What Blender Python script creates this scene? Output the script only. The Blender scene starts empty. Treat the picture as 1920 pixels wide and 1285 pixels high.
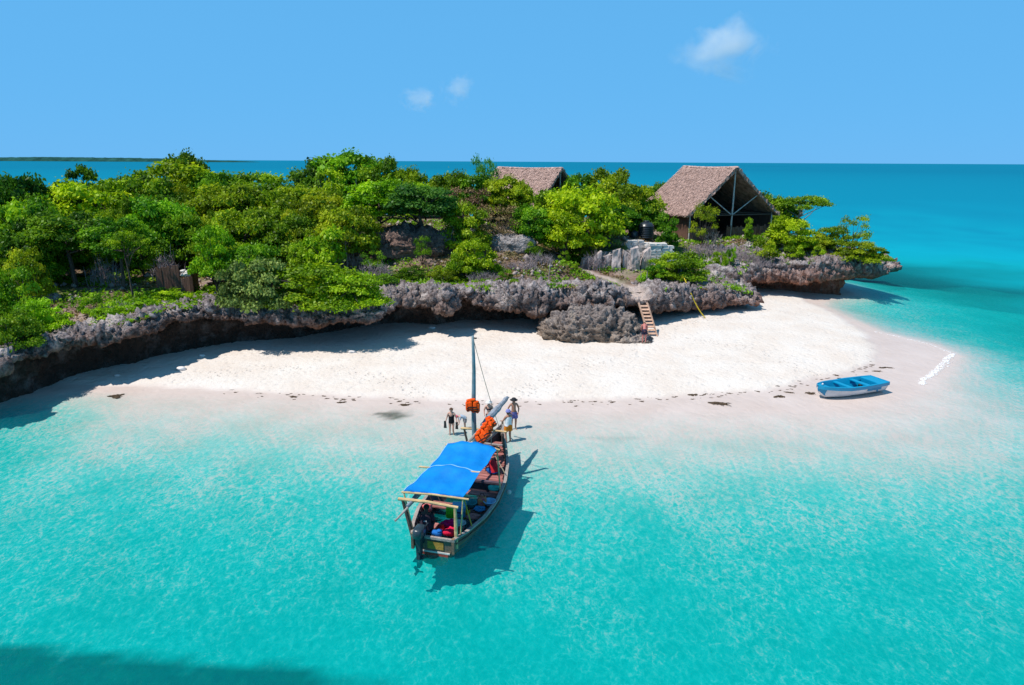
import bpy, bmesh, math, random
import numpy as np
from mathutils import Vector, Matrix, Quaternion

random.seed(7)
RNG = np.random.default_rng(11)
SC = bpy.context.scene
COL = SC.collection

# ------------------------------------------------------------------ camera
CAM_H, PITCH, ROLL, FPX = 14.0, math.radians(14.86), math.radians(0.30), 1280.0
cam_data = bpy.data.cameras.new('camera')
cam_data.lens = 24.0
cam_data.sensor_width = 36.0
cam_data.clip_start = 0.5
cam_data.clip_end = 60000
cam = bpy.data.objects.new('camera', cam_data)
COL.objects.link(cam)
CAM_M = Matrix.Rotation(math.pi / 2 - PITCH, 3, 'X') @ Matrix.Rotation(ROLL, 3, 'Z')
cam.matrix_world = Matrix.Translation((0, 0, CAM_H)) @ CAM_M.to_4x4()
SC.camera = cam

# ------------------------------------------------------------------ sky and sun
SUN_EL = math.radians(62)
SHX, SHY = 0.92, 0.38                      # horizontal direction in which shadows fall
SUN_VEC = Vector((-SHX * math.cos(SUN_EL), -SHY * math.cos(SUN_EL), math.sin(SUN_EL)))
world = bpy.data.worlds.new('World')
SC.world = world
world.use_nodes = True
wn, wl = world.node_tree.nodes, world.node_tree.links
wn.clear()
sky = wn.new('ShaderNodeTexSky')
sky.sky_type = 'NISHITA'
sky.sun_disc = False
sky.sun_elevation = SUN_EL
sky.sun_rotation = math.atan2(SUN_VEC.x, SUN_VEC.y)
sky.altitude = 50
sky.air_density = 1.0
sky.dust_density = 0.0
sky.ozone_density = 3.0
lum = wn.new('ShaderNodeRGBToBW')
gam = wn.new('ShaderNodeMath')
gam.operation = 'POWER'
gam.inputs[1].default_value = 0.05
hue = wn.new('ShaderNodeMix')
hue.data_type = 'RGBA'
hue.blend_type = 'MULTIPLY'
hue.inputs['Factor'].default_value = 1.0
hue.inputs[7].default_value = (1.05, 4.02, 7.75, 1)
tint = wn.new('ShaderNodeMix')
tint.data_type = 'RGBA'
tint.inputs['Factor'].default_value = 0.96
wl.new(sky.outputs[0], lum.inputs[0])
wl.new(lum.outputs[0], gam.inputs[0])
wl.new(gam.outputs[0], hue.inputs[6])
bg = wn.new('ShaderNodeBackground')
bg.inputs['Strength'].default_value = 0.10
wo = wn.new('ShaderNodeOutputWorld')
wl.new(sky.outputs[0], tint.inputs[6])
geo_w = wn.new('ShaderNodeNewGeometry')
sep_w = wn.new('ShaderNodeSeparateXYZ')
wl.new(geo_w.outputs['Incoming'], sep_w.inputs[0])
neg_w = wn.new('ShaderNodeMath')
neg_w.operation = 'ABSOLUTE'
wl.new(sep_w.outputs[2], neg_w.inputs[0])
deep = wn.new('ShaderNodeMapRange')
deep.interpolation_type = 'SMOOTHSTEP'
deep.inputs['From Min'].default_value = 0.15
deep.inputs['From Max'].default_value = 1.0
deep.inputs['To Min'].default_value = 1.0
deep.inputs['To Max'].default_value = 0.46
wl.new(neg_w.outputs[0], deep.inputs['Value'])
zen = wn.new('ShaderNodeVectorMath')
zen.operation = 'SCALE'
wl.new(hue.outputs[2], zen.inputs[0])
wl.new(deep.outputs[0], zen.inputs['Scale'])
wl.new(zen.outputs[0], tint.inputs[7])
wl.new(tint.outputs[2], bg.inputs[0])
wl.new(bg.outputs[0], wo.inputs[0])

sun_d = bpy.data.lights.new('sun', 'SUN')
sun_d.energy = 4.7
sun_d.angle = math.radians(0.55)
sun_d.color = (1.0, 0.95, 0.88)
sun_o = bpy.data.objects.new('sun', sun_d)
COL.objects.link(sun_o)
sun_o.rotation_euler = SUN_VEC.to_track_quat('Z', 'Y').to_euler()

SC.view_settings.view_transform = 'Standard'
SC.view_settings.look = 'None'
SC.view_settings.exposure = 0.10
SC.view_settings.gamma = 1.0
SC.render.engine = 'CYCLES'
SC.cycles.use_denoising = True
SC.cycles.max_bounces = 12
SC.cycles.volume_bounces = 10
SC.cycles.volume_step_rate = 1.0
SC.cycles.diffuse_bounces = 3
SC.cycles.glossy_bounces = 2
SC.cycles.transmission_bounces = 3
SC.cycles.transparent_max_bounces = 10
SC.cycles.caustics_reflective = False
SC.cycles.caustics_refractive = False


# ------------------------------------------------------------------ geometry of the view (metres on the ground)
def ray(px, py):
    return CAM_M @ Vector(((px - 960) / FPX, -(py - 642.5) / FPX, -1.0))


def G(px, py, z=0.0):
    r = ray(px, py)
    t = (z - CAM_H) / r.z
    return Vector((r.x * t, r.y * t, z))


def D(px, py, d):
    r = ray(px, py)
    t = d / r.y
    return Vector((r.x * t, d, CAM_H + r.z * t))


# ------------------------------------------------------------------ numpy noise
def _hash(ix, iy, iz, seed):
    h = (ix.astype(np.int64) * 374761393 + iy.astype(np.int64) * 668265263 + iz.astype(np.int64) * 2147483647 + seed * 1274126177) & 0xFFFFFFFF
    h = ((h ^ (h >> 13)) * 1274126177) & 0xFFFFFFFF
    h = (h ^ (h >> 16)) & 0xFFFFFFFF
    h = (h * 2246822519) & 0xFFFFFFFF
    return ((h ^ (h >> 15)) & 0xFFFFFF) / float(0xFFFFFF)


def vnoise(p, seed=0):
    f = np.floor(p)
    i = f.astype(np.int64)
    t = p - f
    t = t * t * (3 - 2 * t)
    out = 0
    for dx in (0, 1):
        wx = t[:, 0] if dx else 1 - t[:, 0]
        for dy in (0, 1):
            wy = t[:, 1] if dy else 1 - t[:, 1]
            for dz in (0, 1):
                wz = t[:, 2] if dz else 1 - t[:, 2]
                out = out + wx * wy * wz * _hash(i[:, 0] + dx, i[:, 1] + dy, i[:, 2] + dz, seed)
    return out * 2 - 1


def fbm(p, octs=4, seed=0, gain=0.5):
    a, s, o = 1.0, 0, 0.0
    q = p.copy()
    for k in range(octs):
        o = o + a * vnoise(q, seed + k * 17)
        s += a
        a *= gain
        q = q * 2.03 + 5.7
    return o / s


def worley(p, seed=0):
    i0 = np.floor(p).astype(np.int64)
    best = np.full(len(p), 9.0)
    sec = np.full(len(p), 9.0)
    for dx in (-1, 0, 1):
        for dy in (-1, 0, 1):
            for dz in (-1, 0, 1):
                c = i0 + np.array([dx, dy, dz])
                q = np.stack([c[:, k] + _hash(c[:, 0], c[:, 1], c[:, 2], seed + 31 * k) for k in range(3)], 1)
                d = np.sqrt(((q - p) ** 2).sum(1))
                sec = np.where(d < best, best, np.minimum(sec, d))
                best = np.minimum(best, d)
    return best, sec


def seg_dist(P, poly, closed=False):
    n = len(poly)
    best = np.full(len(P), 1e18)
    for k in range(n if closed else n - 1):
        a, b = poly[k], poly[(k + 1) % n]
        ab = b - a
        t = np.clip(((P - a) @ ab) / max(ab @ ab, 1e-9), 0, 1)
        d = ((P - a - t[:, None] * ab) ** 2).sum(1)
        best = np.minimum(best, d)
    return np.sqrt(best)


def inside(P, poly):
    n = len(poly)
    r = np.zeros(len(P), bool)
    for k in range(n):
        a, b = poly[k], poly[(k + 1) % n]
        c = (a[1] > P[:, 1]) != (b[1] > P[:, 1])
        xi = (b[0] - a[0]) * (P[:, 1] - a[1]) / ((b[1] - a[1]) if abs(b[1] - a[1]) > 1e-12 else 1e-12) + a[0]
        r ^= c & (P[:, 0] < xi)
    return r


def sdist(P, poly):
    d = seg_dist(P, poly, True)
    return np.where(inside(P, poly), d, -d)


# ------------------------------------------------------------------ scene helpers
def tag(o, label=None, cat=None, group=None, kind=None):
    if label: o['label'] = label
    if cat: o['category'] = cat
    if group: o['group'] = group
    if kind: o['kind'] = kind
    return o


def link(name, me, mat=None, parent=None):
    o = bpy.data.objects.new(name, me)
    COL.objects.link(o)
    if mat is not None:
        if isinstance(mat, (list, tuple)):
            for m in mat: me.materials.append(m)
        else:
            me.materials.append(mat)
    if parent is not None: o.parent = parent
    return o


def empty(name, loc=(0, 0, 0), rz=0.0):
    o = bpy.data.objects.new(name, None)
    COL.objects.link(o)
    o.empty_display_size = 0.3
    o.location = loc
    o.rotation_euler = (0, 0, rz)
    return o


def np_mesh(name, V, F, smooth=False, attrs=None):
    """V (n,3); F (m,k) all faces with k corners."""
    me = bpy.data.meshes.new(name)
    V = np.asarray(V, np.float32)
    F = np.asarray(F, np.int32)
    me.vertices.add(len(V))
    me.vertices.foreach_set('co', V.ravel())
    k = F.shape[1]
    me.loops.add(F.size)
    me.loops.foreach_set('vertex_index', F.ravel())
    me.polygons.add(len(F))
    me.polygons.foreach_set('loop_start', np.arange(0, F.size, k, dtype=np.int32))
    me.polygons.foreach_set('loop_total', np.full(len(F), k, np.int32))
    if smooth: me.polygons.foreach_set('use_smooth', np.ones(len(F), bool))
    for nm, (dom, vals) in (attrs or {}).items():
        a = me.attributes.new(nm, 'FLOAT', dom)
        a.data.foreach_set('value', np.asarray(vals, np.float32))
    me.update(calc_edges=True)
    me.validate()
    return me


def grid_faces(nu, nv):
    a = np.arange((nu - 1) * (nv - 1))
    i, j = a // (nv - 1), a % (nv - 1)
    b = i * nv + j
    return np.stack([b, b + nv, b + nv + 1, b + 1], 1)


class MB:
    """collects boxes, bars, tubes and sheets; build() links them as one mesh object"""
    def __init__(s):
        s.v, s.f = [], []

    def add(s, vs, fs):
        b = len(s.v)
        s.v += [tuple(v) for v in vs]
        s.f += [tuple(b + i for i in f) for f in fs]
        return s

    def box(s, c, size, rot=None, taper=1.0):
        hx, hy, hz = (q / 2 for q in size)
        vs = []
        for z in (-1, 1):
            k = taper if z > 0 else 1
            for x, y in ((-1, -1), (1, -1), (1, 1), (-1, 1)):
                v = Vector((x * hx * k, y * hy * k, z * hz))
                if rot is not None: v = rot @ v
                vs.append(v + Vector(c))
        return s.add(vs, [(3, 2, 1, 0), (4, 5, 6, 7), (0, 1, 5, 4), (1, 2, 6, 5), (2, 3, 7, 6), (3, 0, 4, 7)])

    def bar(s, a, b, w, h, up=(0, 0, 1)):
        a, b = Vector(a), Vector(b)
        d = (b - a)
        L = d.length
        d.normalize()
        u = Vector(up)
        x = d.cross(u)
        if x.length < 1e-4: x = d.cross(Vector((1, 0, 0)))
        x.normalize()
        z = x.cross(d)
        R = Matrix((x, d, z)).transposed()
        return s.box((a + b) / 2, (w, L, h), R)

    def tube(s, pts, rad, n=6, cap=True):
        pts = [Vector(p) for p in pts]
        if not hasattr(rad, '__len__'): rad = [rad] * len(pts)
        b = len(s.v)
        ref = None
        for i, p in enumerate(pts):
            t = (pts[min(i + 1, len(pts) - 1)] - pts[max(i - 1, 0)])
            if t.length < 1e-9: t = Vector((0, 0, 1))
            t.normalize()
            if ref is None:
                ref = t.cross(Vector((0.31, 0.77, 0.55)))
                if ref.length < 1e-3: ref = t.cross(Vector((1, 0, 0)))
            x = (ref - t * ref.dot(t)).normalized()
            ref = x
            y = t.cross(x)
            for k in range(n):
                a = 2 * math.pi * k / n
                s.v.append(tuple(p + (x * math.cos(a) + y * math.sin(a)) * rad[i]))
        for i in range(len(pts) - 1):
            for k in range(n):
                k2 = (k + 1) % n
                s.f.append((b + i * n + k, b + i * n + k2, b + (i + 1) * n + k2, b + (i + 1) * n + k))
        if cap:
            s.f.append(tuple(b + k for k in reversed(range(n))))
            s.f.append(tuple(b + (len(pts) - 1) * n + k for k in range(n)))
        return s

    def lathe(s, prof, n=20, c=(0, 0, 0), axis=None, sx=1, sy=1):
        b = len(s.v)
        c = Vector(c)
        for r, z in prof:
            for k in range(n):
                a = 2 * math.pi * k / n
                v = Vector((r * math.cos(a) * sx, r * math.sin(a) * sy, z))
                if axis is not None: v = axis @ v
                s.v.append(tuple(v + c))
        for i in range(len(prof) - 1):
            for k in range(n):
                k2 = (k + 1) % n
                s.f.append((b + i * n + k, b + i * n + k2, b + (i + 1) * n + k2, b + (i + 1) * n + k))
        s.f.append(tuple(b + k for k in reversed(range(n))))
        s.f.append(tuple(b + (len(prof) - 1) * n + k for k in range(n)))
        return s

    def blob(s, c, r, n=8, m=6, seed=0, rough=0.2, flat=None):
        """a lumpy closed ball; r is (rx, ry, rz)"""
        b = len(s.v)
        rr = random.Random(seed)
        ph = [rr.uniform(0, 6.28) for _ in range(6)]
        pts = []
        for i in range(1, m):
            th = math.pi * i / m
            for k in range(n):
                a = 2 * math.pi * k / n
                q = 1 + rough * (math.sin(2 * a + ph[0] + th) * 0.5 + math.sin(3 * th + ph[1] + a) * 0.4 + math.sin(5 * a + ph[2]) * 0.25 + rr.uniform(-.3, .3))
                pts.append(Vector((math.sin(th) * math.cos(a) * q * r[0], math.sin(th) * math.sin(a) * q * r[1], math.cos(th) * q * r[2])))
        pts = [Vector((0, 0, r[2]))] + pts + [Vector((0, 0, -r[2]))]
        if flat is not None:
            for p in pts: p.z = max(p.z, flat)
        for p in pts: s.v.append(tuple(p + Vector(c)))
        for k in range(n):
            s.f.append((b, b + 1 + k, b + 1 + (k + 1) % n))
            e = b + len(pts) - 1
            o = b + 1 + (m - 2) * n
            s.f.append((e, o + (k + 1) % n, o + k))
        for i in range(m - 2):
            for k in range(n):
                k2 = (k + 1) % n
                o = b + 1 + i * n
                s.f.append((o + k, o + n + k, o + n + k2, o + k2))
        return s

    def mesh(s, name, smooth=False):
        me = bpy.data.meshes.new(name)
        me.from_pydata([tuple(v) for v in s.v], [], s.f)
        me.update()
        if smooth: me.polygons.foreach_set('use_smooth', [True] * len(me.polygons))
        return me

    def build(s, name, mat, parent=None, smooth=False):
        return link(name, s.mesh(name, smooth), mat, parent)


# ------------------------------------------------------------------ materials
def new_mat(name):
    m = bpy.data.materials.new(name)
    m.use_nodes = True
    nt = m.node_tree
    nt.nodes.clear()
    out = nt.nodes.new('ShaderNodeOutputMaterial')
    return m, nt, nt.nodes, nt.links, out


def N(nt, typ, **kw):
    n = nt.nodes.new(typ)
    for k, v in kw.items():
        if k.startswith('i_'):
            n.inputs[k[2:].replace('_', ' ')].default_value = v
        else:
            setattr(n, k, v)
    return n


def mixc(nt, fac, a, b, blend='MIX'):
    n = nt.nodes.new('ShaderNodeMix')
    n.data_type = 'RGBA'
    n.blend_type = blend
    for sock, v in ((n.inputs[0], fac), (n.inputs[6], a), (n.inputs[7], b)):
        if hasattr(v, 'is_linked') or hasattr(v, 'links'):
            nt.links.new(v, sock)
        elif hasattr(v, '__len__'):
            sock.default_value = tuple(v) if len(v) == 4 else (*v, 1)
        else:
            sock.default_value = v
    return n.outputs[2]


def ramp(nt, src, stops, interp='LINEAR'):
    n = nt.nodes.new('ShaderNodeValToRGB')
    cr = n.color_ramp
    cr.interpolation = interp
    while len(cr.elements) < len(stops): cr.elements.new(0.5)
    for e, (p, c) in zip(cr.elements, stops):
        e.position = p
        e.color = (c, c, c, 1) if not hasattr(c, '__len__') else ((*c, 1) if len(c) == 3 else c)
    nt.links.new(src, n.inputs[0])
    return n.outputs[0]


def math_n(nt, op, a, b=None, c=None, clamp=False):
    n = nt.nodes.new('ShaderNodeMath')
    n.operation = op
    n.use_clamp = clamp
    for k, v in enumerate((a, b, c)):
        if v is None: continue
        if hasattr(v, 'links'): nt.links.new(v, n.inputs[k])
        else: n.inputs[k].default_value = v
    return n.outputs[0]


def noise_n(nt, vec, scale, detail=4, rough=0.55, dist=0.0):
    n = N(nt, 'ShaderNodeTexNoise')
    n.inputs['Scale'].default_value = scale
    n.inputs['Detail'].default_value = detail
    n.inputs['Roughness'].default_value = rough
    n.inputs['Distortion'].default_value = dist
    if vec is not None: nt.links.new(vec, n.inputs['Vector'])
    return n.outputs['Fac']


def simple(name, col, rough=0.7, var=0.25, scale=5.0, bump=0.15, bscale=25.0, spec=0.3, col2=None, stretch=None, objvar=0.0, metal=0.0):
    m, nt, nd, lk, out = new_mat(name)
    p = N(nt, 'ShaderNodeBsdfPrincipled')
    p.inputs['Roughness'].default_value = rough
    p.inputs['Specular IOR Level'].default_value = spec
    p.inputs['Metallic'].default_value = metal
    tc = N(nt, 'ShaderNodeTexCoord')
    vec = tc.outputs['Object']
    if stretch:
        mp = N(nt, 'ShaderNodeMapping')
        mp.inputs['Scale'].default_value = stretch
        lk.new(vec, mp.inputs[0])
        vec = mp.outputs[0]
    f = noise_n(nt, vec, scale, 5, 0.6)
    c2 = col2 if col2 else tuple(max(0, c * (1 - var * 1.6)) for c in col)
    c1 = tuple(c * (1 + var * 0.6) for c in col)
    c = mixc(nt, ramp(nt, f, [(0.3, 0), (0.7, 1)]), c2, c1)
    if objvar:
        oi = N(nt, 'ShaderNodeObjectInfo')
        hs = N(nt, 'ShaderNodeHueSaturation')
        lk.new(math_n(nt, 'MULTIPLY_ADD', oi.outputs['Random'], objvar * 2, 1 - objvar), hs.inputs['Value'])
        lk.new(c, hs.inputs['Color'])
        c = hs.outputs[0]
    lk.new(c, p.inputs['Base Color'])
    if bump:
        b = N(nt, 'ShaderNodeBump')
        b.inputs['Strength'].default_value = bump
        b.inputs['Distance'].default_value = 0.05
        lk.new(noise_n(nt, vec, bscale, 4, 0.6), b.inputs['Height'])
        lk.new(b.outputs[0], p.inputs['Normal'])
    lk.new(p.outputs[0], out.inputs[0])
    return m


def leaf_mat(name, lo, mid, hi, trans=0.42, hue=0.02):
    """foliage: tone attribute per leaf, a small shift per tree"""
    m, nt, nd, lk, out = new_mat(name)
    at = N(nt, 'ShaderNodeAttribute', attribute_name='tone')
    c = ramp(nt, at.outputs['Fac'], [(0.0, lo), (0.5, mid), (1.0, hi)])
    oi = N(nt, 'ShaderNodeObjectInfo')
    hs = N(nt, 'ShaderNodeHueSaturation')
    lk.new(math_n(nt, 'MULTIPLY_ADD', oi.outputs['Random'], hue * 2, 0.5 - hue), hs.inputs['Hue'])
    wn_ = N(nt, 'ShaderNodeTexWhiteNoise', noise_dimensions='1D')
    lk.new(oi.outputs['Random'], wn_.inputs['W'])
    lk.new(math_n(nt, 'MULTIPLY_ADD', wn_.outputs['Value'], 0.5, 0.75), hs.inputs['Value'])
    lk.new(c, hs.inputs['Color'])
    d = N(nt, 'ShaderNodeBsdfDiffuse')
    t = N(nt, 'ShaderNodeBsdfTranslucent')
    g = N(nt, 'ShaderNodeBsdfGlossy')
    g.inputs['Roughness'].default_value = 0.45
    lk.new(hs.outputs[0], d.inputs[0])
    tw = mixc(nt, 1.0, hs.outputs[0], (1.0, 1.05, 0.5, 1), 'MULTIPLY')
    lk.new(tw, t.inputs[0])
    mx = N(nt, 'ShaderNodeMixShader')
    mx.inputs[0].default_value = trans
    lk.new(d.outputs[0], mx.inputs[1])
    lk.new(t.outputs[0], mx.inputs[2])
    m2 = N(nt, 'ShaderNodeMixShader')
    m2.inputs[0].default_value = 0.012
    lk.new(mx.outputs[0], m2.inputs[1])
    lk.new(g.outputs[0], m2.inputs[2])
    lk.new(m2.outputs[0], out.inputs[0])
    return m


MAT = {}
MAT['bark'] = simple('bark', (0.13, 0.10, 0.085), 0.9, 0.4, 6, 0.5, 30, 0.1, stretch=(4, 4, 1))
MAT['pale_bark'] = simple('pale_bark', (0.36, 0.32, 0.29), 0.9, 0.3, 6, 0.5, 30, 0.1)
MAT['dry_twig'] = simple('dry_twig', (0.34, 0.28, 0.29), 0.9, 0.25, 3, 0.2, 20, 0.1)
MAT['leaf_lime'] = leaf_mat('leaf_lime', (0.10, 0.21, 0.005), (0.28, 0.46, 0.008), (0.48, 0.63, 0.02))
MAT['leaf_green'] = leaf_mat('leaf_green', (0.055, 0.15, 0.008), (0.16, 0.33, 0.010), (0.33, 0.51, 0.02))
MAT['leaf_olive'] = leaf_mat('leaf_olive', (0.09, 0.160, 0.007), (0.23, 0.34, 0.010), (0.41, 0.50, 0.02))
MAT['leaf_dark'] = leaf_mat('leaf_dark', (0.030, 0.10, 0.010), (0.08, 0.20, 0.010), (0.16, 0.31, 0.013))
MAT['leaf_teal'] = leaf_mat('leaf_teal', (0.035, 0.13, 0.025), (0.08, 0.23, 0.035), (0.15, 0.35, 0.04))
MAT['leaf_dry'] = leaf_mat('leaf_dry', (0.11, 0.075, 0.04), (0.19, 0.135, 0.06), (0.26, 0.19, 0.09), 0.2)
MAT['leaf_grey'] = leaf_mat('leaf_grey', (0.075, 0.12, 0.03), (0.16, 0.23, 0.05), (0.26, 0.33, 0.075), 0.2)

# ------------------------------------------------------------------ plan of the island
# each station of the cliff: foot pixel, lip pixel with the height of its underside, pixel row of the lip's upper edge
ST = []


def station(fx, fy, lx, ly, zb, ty, fz=0.3):
    f = G(fx, fy, fz)
    l = G(lx, ly, zb)
    top = D(lx, ty, l.y + 0.5).z
    ST.append((f.x, f.y, l.x, l.y, zb, max(top, zb + 0.5)))


for s_ in [(-46, 24, -44.5, 22.5, 2.0, 3.2), (-40, 30, -38.5, 28.6, 2.1, 3.2), (-34.5, 34, -33.2, 32.6, 2.2, 3.2)]:
    ST.append(s_)
for s_ in [(0, 748, 0, 698, 2.45, 677), (66, 730, 60, 672, 2.6, 655), (104, 716, 104, 655, 2.7, 637), (138, 706, 135, 645, 2.8, 628),
           (187, 695, 182, 638, 2.9, 620), (260, 685, 250, 630, 3.0, 607), (338, 667, 330, 611, 3.0, 578), (390, 659, 390, 600, 3.0, 580),
           (453, 651, 450, 600, 2.9, 585), (560, 645, 550, 602, 2.8, 588), (640, 632, 630, 606, 2.55, 585), (700, 622, 690, 611, 2.25, 580),
           (730, 619, 745, 586, 2.5, 553), (780, 621, 790, 583, 2.5, 546), (825, 623, 838, 604, 2.0, 553), (869, 614, 862, 572, 2.9, 543),
           (920, 614, 920, 590, 2.3, 548), (960, 613, 965, 592, 2.2, 546), (1012, 612, 1010, 598, 1.9, 543), (1060, 612, 1065, 585, 2.3, 545),
           (1130, 606, 1140, 583, 2.3, 542), (1180, 598, 1190, 580, 2.3, 556), (1230, 592, 1240, 584, 1.8, 550), (1290, 583, 1300, 579, 1.5, 543),
           (1340, 575, 1370, 571, 1.45, 546), (1372, 562, 1420, 566, 1.35, 560), (1382, 556, 1404, 549, 1.7, 538), (1392, 549, 1394, 535, 2.1, 516),
           (1418, 546, 1420, 523, 2.0, 500), (1470, 546, 1470, 525, 2.05, 497), (1518, 547, 1518, 526, 2.1, 494), (1583, 550, 1590, 522, 2.1, 491)]:
    station(*s_)
_t = G(1681, 508, 2.2)
for s_ in [(36.9, 75.0, _t.x, _t.y, 2.2, 3.0), (37.2, 78, _t.x + 1.0, _t.y + 4.0, 2.2, 3.2), (37.0, 83, 40.5, 84.0, 2.2, 3.6), (35, 92, 38, 94, 2.2, 4),
           (28, 104, 30, 107, 2.2, 4), (10, 113, 11, 116, 2.2, 4), (-20, 116, -20, 119, 2.2, 4), (-50, 112, -51, 115, 2.2, 4),
           (-74, 100, -77, 102, 2.2, 4), (-90, 75, -93, 75, 2.2, 4), (-84, 50, -87, 48, 2.2, 4), (-66, 34, -67, 31, 2.2, 3.6), (-54, 26, -54, 23.6, 2.0, 3.3)]:
    ST.append(s_)
ST = np.array(ST)
FOOT, LIP, ZB, ZT = ST[:, 0:2], ST[:, 2:4], ST[:, 4], ST[:, 5]

# heights of the island's top, from spots one can place in the picture
CTRL = [(-50, 45, 4.0), (-38, 50, 4.0), (-30, 55, 4.0), (-22, 60, 4.4), (-14, 60, 4.2), (-15, 68, 6.0), (-9, 66, 6.4), (-9, 61, 4.8), (-4, 64, 5.2),
        (0, 68, 6.3), (4, 64, 4.5), (9, 63, 3.4), (10, 68, 4.0), (14, 69, 4.2), (13, 75, 6.2), (18, 75, 5.4), (22, 75, 5.2), (26, 78, 5.5), (30, 82, 5.6),
        (18, 86, 6.0), (34, 78, 4.6), (38, 76, 3.9), (38, 86, 4.6), (-18, 80, 7.2), (-8, 78, 7.2), (2, 85, 7.4), (-30, 75, 5.8), (-45, 65, 4.8), (-60, 70, 5),
        (-40, 90, 6), (-15, 100, 6.5), (10, 100, 6), (25, 98, 5), (-70, 50, 4.2), (6, 59.5, 3.2), (-5, 58.5, 3.6), (11, 62, 3.1), (20, 69, 4.0), (26, 73, 4.2)]
CTRL = np.array(CTRL)
CP = np.vstack([CTRL[:, :2], LIP])
CZ = np.concatenate([CTRL[:, 2], ZT])


def top_z(P):
    P = np.asarray(P, float)
    d2 = ((P[:, None, :] - CP[None, :, :]) ** 2).sum(2) + 1.2
    w = 1.0 / d2 ** 1.75
    z = (w * CZ).sum(1) / w.sum(1)
    q = np.column_stack([P * 0.22, np.zeros(len(P))])
    q2 = np.column_stack([P * 0.9, np.zeros(len(P)) + 3])
    return z + 0.28 * fbm(q, 3, 5) + 0.10 * fbm(q2, 3, 9)


def tz(x, y):
    return float(top_z(np.array([[x, y]]))[0])


# shoreline (water's edge) and the drier, higher sand
def px_poly(pts, z=0.0):
    return [(G(*p, z).x, G(*p, z).y) for p in pts]


SHORE = np.array([(-60, 27), (-46, 29), (-36, 37)] + px_poly(
    [(60, 738), (140, 733), (300, 737), (550, 746), (700, 757), (900, 765), (1100, 769), (1300, 771), (1500, 772), (1620, 764), (1700, 744), (1735, 722),
     (1765, 692), (1786, 666), (1745, 647), (1690, 634), (1640, 622), (1590, 600), (1555, 584), (1530, 571), (1545, 560), (1590, 551)]) +
    [(38, 80), (36, 92), (28, 104), (10, 113), (-20, 116), (-50, 112), (-74, 100), (-90, 75), (-84, 50), (-66, 33)])
DRY = np.array([(-34, 45)] + px_poly(
    [(110, 722), (180, 722), (250, 726), (400, 731), (550, 737), (700, 747), (850, 752), (1000, 754), (1150, 752), (1300, 745), (1440, 737), (1530, 714), (1600, 697),
     (1640, 682), (1642, 655), (1622, 625), (1585, 600), (1550, 580), (1515, 567), (1500, 557)]) + [(34, 80), (20, 95), (-40, 100), (-60, 60)])


def sand_z(P):
    """beach and seabed height, dryness"""
    ds = sdist(P, SHORE)
    dd = sdist(P, DRY)
    n1 = fbm(np.column_stack([P * 0.16, np.zeros(len(P))]), 3, 21)
    n2 = fbm(np.column_stack([P * 0.8, np.zeros(len(P))]), 3, 23)
    out = -ds
    west = np.clip((-22 - P[:, 0]) / 6, 0, 1)
    far = np.clip((P[:, 1] - 92 + 8 * fbm(np.column_stack([P[:, 0] * 0.03, P[:, 1] * 0.06, np.zeros(len(P))]), 3, 35)) / 42, 0, 1)
    east = np.clip((P[:, 0] - 25) / 8, 0, 1) * np.clip((P[:, 1] - 36) / 12, 0, 1)
    depth = np.interp(out, [0, 3, 6, 9, 12, 15, 19, 24, 60], [0, 0.06, 0.20, 0.45, 0.82, 1.22, 1.75, 2.25, 4.5])
    depth = depth + west * 0.13 * np.clip(out - 0.3, 0, 7) + east * 0.13 * np.clip(out - 0.6, 0, 8) + far * (3.2 + np.clip((P[:, 1] - 100) * 0.03, 0, 8) + 1.5 * fbm(np.column_stack([P[:, 0] * 0.015, P[:, 1] * 0.05, np.zeros(len(P))]), 3, 33))
    depth = depth * (1 + 0.22 * n1 * np.clip(out / 6, 0, 1))
    z_wet = 0.035 * np.clip(ds, 0, 6) + 0.004
    z_dry = 0.10 * np.clip(dd, 0, 1.2) + 0.035 * np.clip(dd - 1.2, 0, 14)
    z = np.where(ds > 0, z_wet, -np.clip(depth, 0.0, 14)) + np.where(dd > 0, z_dry, 0)
    z = z + np.clip(dd, 0, 2) * 0.03 * n2 + np.where(ds > 0, np.clip(ds, 0, 3) * 0.008 * n1, 0)
    return z, ds, dd


def sz(x, y):
    return float(sand_z(np.array([[x, y]], float))[0][0])


# ------------------------------------------------------------------ sand (beach and seabed in one sheet)
def axis_lines(lo, hi, step, far, grow=1.22):
    a = list(np.arange(lo, hi + 1e-6, step))
    s = step
    x = hi
    right = []
    while x < far:
        s *= grow
        x += s
        right.append(x)
    s = step
    x = lo
    left = []
    while x > -far:
        s *= grow
        x -= s
        left.append(x)
    return np.array(left[::-1] + a + right)


gx = axis_lines(-48, 62, 0.36, 420)
gy = axis_lines(8, 118, 0.36, 480)
X, Y = np.meshgrid(gx, gy, indexing='ij')
P2 = np.column_stack([X.ravel(), Y.ravel()])
zs, ds_, dd_ = sand_z(P2)
wet = 1 - np.clip(dd_ / 0.7 + 0.35 + 0.5 * fbm(np.column_stack([P2 * 0.9, np.zeros(len(P2))]), 3, 40), 0, 1)
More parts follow.
